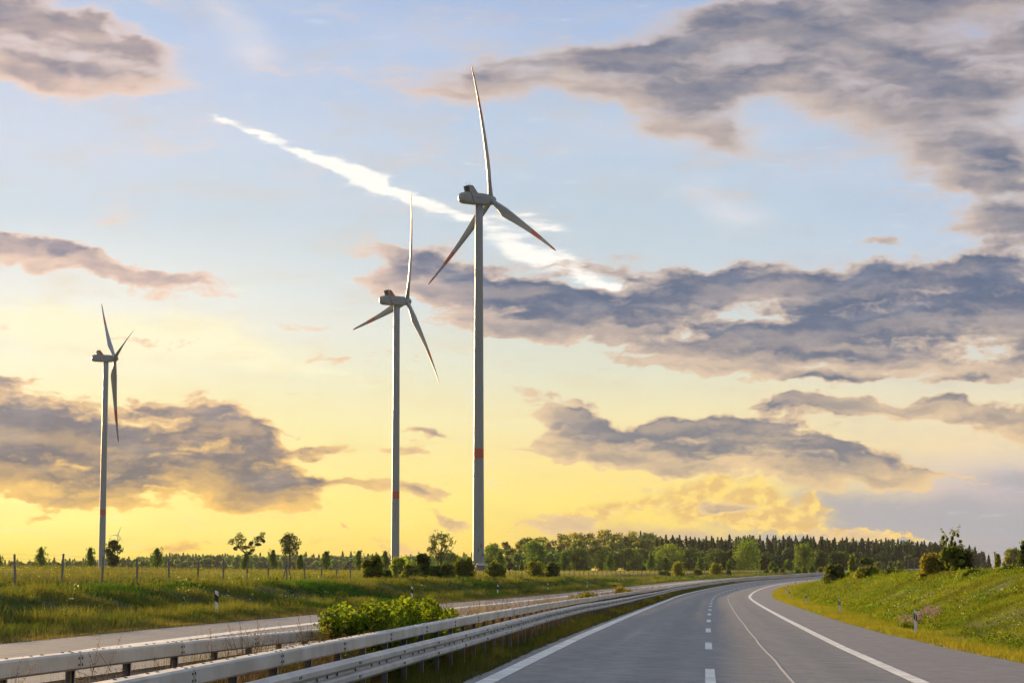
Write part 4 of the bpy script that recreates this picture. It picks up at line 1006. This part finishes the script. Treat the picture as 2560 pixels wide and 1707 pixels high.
def verge_left():
    rng = np.random.default_rng(1); parts = []
    t, u, x, y, z, s = field(34, 640, -29.6, -15.75, 19.0, rng)
    n1 = vnoise(x, y, 3.2, 2); n2 = vnoise(x, y, 9, 3); n3 = vnoise(x, y, 1.3, 4)
    c = lerp(col(.030, .082, .022), col(.075, .150, .030), np.clip(n1 * 1.1 - .1, 0, 1))
    c = lerp(c, col(.15, .15, .05), np.clip((n2 - .55) * 2.2, 0, .5))
    edge = np.clip((u + 17.3) / 1.2, 0, 1); c = lerp(c, col(.24, .19, .09), edge * .75)
    top = np.clip((-u - 23.5) / 2, 0, 1) * np.clip((n2 - .22) * 3, 0, 1); c = lerp(c, col(.27, .13, .06), top * .75)
    h = (.13 + .17 * n1 + .12 * n3) * (1 - .72 * edge) * (1 - .3 * top) * (1 - .5 * np.clip((-u - 23.0) / 2.5, 0, 1))
    gold = (n3 > .62) & (n2 > .38) & (edge < .1) & (u > -25)
    c = np.where(gold[:, None], c * .5 + col(.24, .21, .06) * .5, c); h = np.where(gold, h * 1.5, h)
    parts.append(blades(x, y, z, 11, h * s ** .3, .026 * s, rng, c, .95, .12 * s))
    return merge('far_verge_grass', parts, M_GRASS, 'tall green and reddish grass on the slope beside the far carriageway')
verge_left()
def verge_right():
    rng = np.random.default_rng(2); parts = []
    t, u, x, y, z, s = field(30, 520, 6.35, 18.5, 17.0, rng)
    ok = u > EDGE(t) + .02; t, u, x, y, z, s = [q[ok] for q in (t, u, x, y, z, s)]
    n1 = vnoise(x, y, 2.1, 12); n2 = vnoise(x, y, 6, 13); n3 = vnoise(x, y, .9, 14)
    c = lerp(col(.090, .135, .020), col(.20, .235, .030), np.clip(n1 * 1.2 - .1, 0, 1))
    c = lerp(c, col(.055, .10, .020), np.clip((n2 - .52) * 3, 0, .8))
    lo = np.clip((9.6 - u) / 1.6, 0, 1); c = lerp(c, lerp(col(.30, .235, .06), col(.26, .26, .04), np.clip(n3 * 1.6 - .3, 0, 1)), lo * (.25 + .6 * np.clip(n2 * 1.8 - .3, 0, 1)))
    rd = np.clip((n2 - .60) * 5, 0, 1) * np.clip((u - 10) / 4, 0, 1); c = lerp(c, col(.22, .13, .045), rd * .5)
    h = (.10 + .20 * n1 + .12 * n3) * (1 - .4 * lo)
    st = np.clip((u - EDGE(t)) / .5, .35, 1); h = h * st
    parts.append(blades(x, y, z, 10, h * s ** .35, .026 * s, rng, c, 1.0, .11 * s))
    return merge('bank_grass', parts, M_GRASS, 'sunlit yellow-green grass covering the right bank')
verge_right()
def bank_weeds():
    """leafy knee-high plants that make the right bank lumpy"""
    rng = np.random.default_rng(3); Vs, Fs, Ts = [], [], []; b = 0
    t, u, x, y, z, s = field(44, 400, 9.0, 18.6, 3.4, rng)
    n1 = vnoise(x, y, 5, 21); keep = rng.random(len(t)) < np.clip(n1 * 2.2 - .5, .06, 1)
    for i in np.nonzero(keep)[0]:
        r = rng.uniform(.12, .48) * s[i] ** .5; tt = col(.11, .165, .024) * rng.uniform(.4, 1.5) * col(rng.uniform(.85, 1.35), 1, 1)
        P = ell_pts((x[i], y[i], z[i] + r * .5), (r, r, r * .7), int(44), rng, .5)
        V, Fc, T = leaves(P, np.full(len(P), .075 * s[i] ** .7), rng, tt, .3, .7)
        Vs.append(V); Fs.append(Fc + b); Ts.append(T); b += len(V)
    t, u, x, y, z, s = field(40, 300, -28.5, -18, .28, rng)
    for i in range(len(t)):
        r = rng.uniform(.15, .40) * s[i] ** .5; tt = col(.05, .078, .022) * rng.uniform(.6, 1.5)
        P = ell_pts((x[i], y[i], z[i] + r * .6), (r, r, r * .8), 40, rng, .5)
        V, Fc, T = leaves(P, np.full(len(P), .09 * s[i] ** .7), rng, tt, .3, .7)
        Vs.append(V); Fs.append(Fc + b); Ts.append(T); b += len(V)
    o = mesh_np('weeds', np.concatenate(Vs), np.concatenate(Fs), M_LEAF, attr=np.concatenate(Ts)); tag(o, 'low leafy weeds scattered over both verges', None, kind='stuff')
bank_weeds()
def crop():
    """the tall field beyond the far fence: standing stems with yellow flower heads, thick canopy further in"""
    rng = np.random.default_rng(4); parts = []
    t, u, x, y, z, s = field(60, 420, -62, -29.9, 5.0, rng, 100)
    front = np.clip((u + 36) / 6, 0, 1); n2 = vnoise(x, y, 8, 31)
    c = lerp(col(.075, .110, .032), col(.17, .14, .08), np.clip(n2 * 1.3 - .25, 0, 1) * (.35 + .65 * front))
    tips = lerp(col(.20, .23, .04), col(.21, .19, .09), np.clip(n2 * 1.5 - .3, 0, 1))
    h = (.62 + .40 * n2) * (1 - .25 * front)
    parts.append(blades(x, y, z, 9, h * s ** .2, .035 * s, rng, c, .22, .15 * s, .3, tips))
    # flower heads
    k = rng.random(len(t)) < .16; P = np.stack([x, y, z + h * rng.uniform(.85, 1.25, len(t))], -1)[k]
    V, Fc, T = leaves(P, np.full(len(P), .06) * s[k], rng, col(.36, .33, .04), .3, .8)
    merge('tall_field_plants', parts, M_GRASS, 'tall stalks with yellow flower heads standing behind the far fence')
    o = mesh_np('field_flowers', V, Fc, M_LEAF, attr=T); tag(o, 'tiny yellow flower heads over the tall field', None, kind='stuff')
    # canopy of the field further off
    ys = np.concatenate([np.arange(70, 320, 2.5), np.arange(320, 1050, 6)]); us = np.concatenate([np.arange(-34, -90, -2.0), np.arange(-90, -620, -10)])
    Tg, Ug = np.meshgrid(ys, us, indexing='ij'); wq = np.clip(1 - (np.abs(Ug) - 60) / 240, 0, 1); hd = np.arctan(SL(Tg))
    X = XC(np.minimum(Tg, 1000)) + Ug * (np.cos(hd) * wq + 1 - wq); Y = Tg - Ug * np.sin(hd) * wq
    Z = surf(Tg, Ug) + .62 + (vnoise(X, Y, 1.7, 40) - .5) * .35 + (vnoise(X, Y, 14, 41) - .5) * .25 - 1.2 * (1 - smooth(-33, -38, Ug))
    n, k2 = Tg.shape; idx = np.arange(n * k2).reshape(n, k2); Fc = np.stack([idx[:-1, :-1], idx[1:, :-1], idx[1:, 1:], idx[:-1, 1:]], -1).reshape(-1, 4)
    f = np.clip(vnoise(X, Y, 30, 42) * 1.2 - .1, 0, 1).ravel(); Cc = lerp(col(.12, .135, .025), col(.24, .22, .035), f)
    o = mesh_np('field_canopy', np.stack([X, Y, Z], -1), Fc, M_GROUND, attr=Cc, smooth=True); tag(o, 'flat yellow-green crop field reaching to the wood', None, kind='stuff')
    # stems over the far canopy
    m = 26000; Yr = 190 + 760 * rng.random(m) ** 1.1; px = rng.uniform(560, 2000, m); Xr = (px - CX) / F_PX * Yr
    tt, uu = tu(Xr, Yr); ok = (uu < -33); Xr, Yr, tt, uu = Xr[ok], Yr[ok], tt[ok], uu[ok]; sc = np.clip(Yr / 180, 1, 6)
    parts = [blades(Xr, Yr, surf(tt, uu) + .35, 4, .62, .05 * sc, rng, col(.14, .15, .03), .2, .2 * sc, .35, col(.30, .27, .04))]
    merge('crop_stems', parts, M_GRASS, 'yellow-green crop standing in the field before the wood')
crop()
def median():
    rng = np.random.default_rng(6); parts = []
    # green grass at the near rail foot
    t, u, x, y, z, s = field(10, 420, -4.95, -4.05, 34.0, rng, 60)
    n1 = vnoise(x, y, 2.2, 51); n3 = vnoise(x, y, .7, 52); e = np.clip((u + 4.45) / .4, 0, 1)
    c = lerp(col(.06, .085, .018), col(.15, .15, .035), n1); c = lerp(c, col(.17, .14, .07), e * .55)
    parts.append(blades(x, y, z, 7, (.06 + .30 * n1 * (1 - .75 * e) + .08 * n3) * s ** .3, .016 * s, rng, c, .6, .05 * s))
    merge('median_grass', parts, M_GRASS, 'ragged grass growing under the near guardrail')
    # dry brown weeds between the rails
    parts = []
    t, u, x, y, z, s = field(8, 330, -6.75, -4.95, 55.0, rng, 45)
    n1 = vnoise(t, t * 0, 3.4, 53); n2 = vnoise(t, t * 0, .9, 54)
    c = lerp(col(.13, .085, .055), col(.22, .15, .09), n2); c = lerp(c, col(.07, .085, .03), np.clip((n1 - .6) * 3, 0, .6))
    h = .38 + .55 * n1 + .28 * n2
    parts.append(blades(x, y, z, 5, h * .9, .011 * s ** .6, rng, c, .35, .12, .3))
    merge('dry_weeds', parts, M_GRASS, 'dry brown stalks between the two guardrails')
    # seed-laden stems that rise over the rails
    V2, F2, T2 = [], [], []; b = 0; P2 = []
    st = np.concatenate([[14.8, 15.3, 15.8, 16.6, 17.9, 19.6, 20.0, 20.4, 21.2, 22.0, 22.4, 23.0, 24.2, 25.0, 25.4, 26.2, 27, 27.4, 28.2, 29], rng.uniform(29, 34, 8), rng.uniform(44, 120, 90), rng.uniform(100, 240, 90)])
    mb = MB()
    for t0 in st:
        u0 = rng.uniform(-6.0, -5.1); hh = rng.uniform(.95, 1.45); x, y, z = [float(v) for v in road_pt(t0, u0)]
        for k in range(rng.integers(2, 5)):
            lx, ly = rng.normal() * .22, rng.normal() * .22; h2 = hh * rng.uniform(.7, 1.0)
            p0 = Vector((x, y, z)); p1 = Vector((x + lx * .4, y + ly * .4, z + h2 * .6)); p2 = Vector((x + lx, y + ly, z + h2))
            mb.tube([p0, p1, p2], [.004, .003, .0015], 3, False)
            m = 80; f = rng.uniform(.40, 1.0, m); sp = .05 + .05 * rng.random()
            P = np.array([list(p0.lerp(p1, q / .6) if q < .6 else p1.lerp(p2, (q - .6) / .4)) for q in f]) + rng.normal(size=(m, 3)) * sp * (1.15 - f[:, None])
            P2.append(P)
            for q in range(3):
                fq = rng.uniform(.35, .85); pp = p0.lerp(p2, fq); mb.tube([pp, pp + Vector((rng.normal() * .12, rng.normal() * .12, .16))], [.003, .0015], 3, False)
    P2 = np.concatenate(P2); V, Fc, T = leaves(P2, np.full(len(P2), .014), rng, col(.17, .10, .075), .35, .7)
    o = mb.build('weed_stems', M_STEM); tag(o, 'brown weed stems poking up between the guardrails', None, kind='stuff')
    o = mesh_np('weed_seed_heads', V, Fc, M_LEAF, attr=T); tag(o, 'reddish brown seed heads on the weed stems', None, kind='stuff')
M_STEM = mat('dry_stem', (.13, .085, .06), .9)
median()

# green rose bush between the rails
def median_bush(humps, label, name='rose_bush', n=1500, leaf=.085, group=None, tint=(.15, .20, .022)):
    rng = np.random.default_rng(int(humps[0][0] * 10)); t0 = humps[0][0]; x0, y0, z0 = [float(v) for v in road_pt(t0, -5.45)]
    root = empty(name, (x0, y0, z0)); tag(root, label, 'bush', group); Vs, Fs, Ts = [], [], []; b = 0; m = MB()
    for (t, u, r, h) in humps:
        x, y, z = [float(v) for v in road_pt(t, u)]
        for k in range(16):
            a = rng.random() * 6.28; f = rng.random(); rad = r * rng.random() ** .5 * .8
            c = (x - x0 + rad * math.cos(a) * .62, y - y0 + rad * math.sin(a) * 1.25, z - z0 + h * (.15 + .72 * f * (1 - .35 * (rad / r) ** 2)))
            P = ell_pts(c, (r * .26, r * .34, h * .17), int(n / 16), rng, .35)
            V, Fc, T = leaves(P, np.full(len(P), leaf), rng, np.array(tint) * rng.uniform(.62, 1.25), .3, .75)
            Vs.append(V); Fs.append(Fc + b); Ts.append(T); b += len(V)
            m.tube([(x - x0, y - y0, -.05 + z - z0), ((x - x0 + c[0]) / 2, (y - y0 + c[1]) / 2, c[2] * .6), c], [.012, .009, .004], 4, False)
    mesh_np('foliage', np.concatenate(Vs), np.concatenate(Fs), M_LEAF, root, attr=np.concatenate(Ts)); m.build('stems', M_BARK, root)
median_bush([(31.9, -5.45, .8, 1.42), (32.6, -5.4, .9, 1.52), (33.5, -5.5, .9, 1.46), (34.2, -5.4, .8, 1.30), (35.0, -5.45, .9, 1.46), (35.9, -5.4, .9, 1.5), (36.8, -5.4, 1.0, 1.54), (37.8, -5.5, .95, 1.48), (39.3, -5.45, .8, 1.44), (40.6, -5.5, .8, 1.26), (42.0, -5.45, .9, 1.32), (43.6, -5.5, .9, 1.26)],
            'bright green leafy bush growing over the guardrails in the median', n=3400, leaf=.072)
median_bush([(92, -5.5, 1.0, 1.25), (95, -5.5, 1.0, 1.15), (99, -5.5, 1.1, 1.2)], 'small green bush poking over the rails in the middle distance', n=700, leaf=.12, group='small bushes in the median', tint=(.13, .13, .03))
median_bush([(135, -5.6, 1.1, 1.4), (139, -5.6, 1.2, 1.3)], 'farthest small bush with a reddish edge on the median', n=600, leaf=.14, group='small bushes in the median', tint=(.17, .14, .03))

# purple flowering clumps on the bank
PF = 'purple flower clumps on the bank'
for px, D, w, lab in ((2262, 92, .26, 'lowest purple flowering clump, left of the nearest marker post'), (2309, 103, .22, 'highest purple flowering clump on the bank'), (2329, 99, .18, 'purple flowering clump right above the nearest marker post'), (2288, 97, .13, 'faint small purple clump between the larger ones')):
    rng = np.random.default_rng(int(px)); x, y, g = at_px(px, D); root = empty('flower_clump', (x, y, g)); tag(root, lab, 'flowers', PF)
    a = rng.random(44) * 6.28; r = rng.random(44) ** .6 * w * 1.7; X = r * np.cos(a); Y = r * np.sin(a); Z = np.array([on_ground(x + p, y + q) for p, q in zip(X, Y)]) - g
    V, Fc, C = blades(X, Y, Z, 6, .40, .03, rng, col(.07, .10, .02), .3, .06); mesh_np('stalks', V, Fc, M_GRASS, root, attr=C)
    P = np.repeat(np.stack([X, Y, Z], -1), 5, 0); P[:, 2] += rng.uniform(.34, .74, len(P)); P[:, :2] += rng.normal(size=(len(P), 2)) * .05
    V, Fc, C = leaves(P, np.full(len(P), .045), rng, col(.27, .14, .46), .3, .8); mesh_np('blossoms', V, Fc, M_LEAF, root, attr=C)
# white flowers
rng = np.random.default_rng(8); t = rng.uniform(60, 160, 70); u = np.where(rng.random(70) < .6, rng.uniform(9.5, 17, 70), rng.uniform(-27, -19, 70)); x, y, _ = road_pt(t, u); z = H(x, y)
P = np.repeat(np.stack([x, y, z + .42], -1), 6, 0) + rng.normal(size=(420, 3)) * .09
V, Fc, C = leaves(P, np.full(len(P), .05), rng, col(.6, .6, .52), .1, .8); o = mesh_np('white_flowers', V, Fc, M_LEAF, attr=C); tag(o, 'scattered white umbels on both verges', None, kind='stuff')
# stubble gap: ripe wheat behind the right fence
rng = np.random.default_rng(9); t, u, x, y, z, s = field(120, 420, 23, 70, 2.2, rng, 120)
merge('wheat_field', [blades(x, y, z, 8, .28, .05 * s, rng, col(.42, .29, .10), .2, .2 * s, .2)], M_GRASS, 'ripe golden wheat behind the fence on the right')

# hut and aerial by the foot of the tallest turbine
def hut():
    x, y, g = at_px(1203, 600); root = empty('hut', (x, y, g), .2); tag(root, 'small grey hut with pale roof beside the tallest turbine', 'hut')
    w, d, h = 3.3, 2.6, 2.45; b = MB(); b.box((0, 0, h / 2), (w, d, h)); b.build('wall', mat('hut_wall', (.17, .17, .19), .8, var=.2), root)
    r = MB(); r.add([(-w / 2 - .2, -d / 2 - .2, h), (w / 2 + .2, -d / 2 - .2, h), (w / 2 + .2, d / 2 + .2, h), (-w / 2 - .2, d / 2 + .2, h), (-w / 4, 0, h + .75), (w / 4, 0, h + .75)],
                    [(0, 1, 5, 4), (1, 2, 5), (2, 3, 4, 5), (3, 0, 4), (3, 2, 1, 0)]); r.build('roof', mat('hut_roof', (.24, .23, .25), .7, var=.15), root)
    q = MB(); q.box((.5, -d / 2 - .02, 1.0), (.9, .05, 2.0)); q.build('door', mat('hut_door', (.09, .09, .10), .6), root)
    x, y, g = at_px(1202, 700); root = empty('aerial_mast', (x, y, g)); tag(root, 'thin aerial mast with small panels before the turbine foot', 'mast')
    p = MB(); p.tube([(0, 0, -.2), (0, 0, 10.2)], [.09, .05], 8); p.tube([(0, 0, 6), (.7, 0, 6)], .04, 5); p.tube([(0, 0, 7.6), (-.7, 0, 7.6)], .04, 5); p.build('mast_pole', M_TDARK, root)
    for cx, cz in ((.75, 6.2), (-.75, 7.8), (.2, 9.0)):
        a = MB(); a.box((cx, 0, cz), (.28, .2, 1.2)); a.build('panel', M_TDARK, root)
hut()
# no trees are added left of the picture to shade the road

# ------------------------------------------------------------------ air
def haze():
    m = bpy.data.materials.new('haze_air'); m.use_nodes = True; nt = NT(m.node_tree); nt.n.clear()
    out = nt.new('ShaderNodeOutputMaterial'); v = nt.new('ShaderNodeVolumePrincipled'); v.inputs['Color'].default_value = (.92, .94, .97, 1)
    v.inputs['Density'].default_value = 0.00003; v.inputs['Anisotropy'].default_value = .0; nt.l.new(v.outputs[0], out.inputs['Volume'])
    b = MB(); b.box((0, 1200, 110), (5200, 4000, 234)); o = b.build('haze', m); o['kind'] = 'stuff'; o['label'] = 'thin evening haze over the fields'
haze()
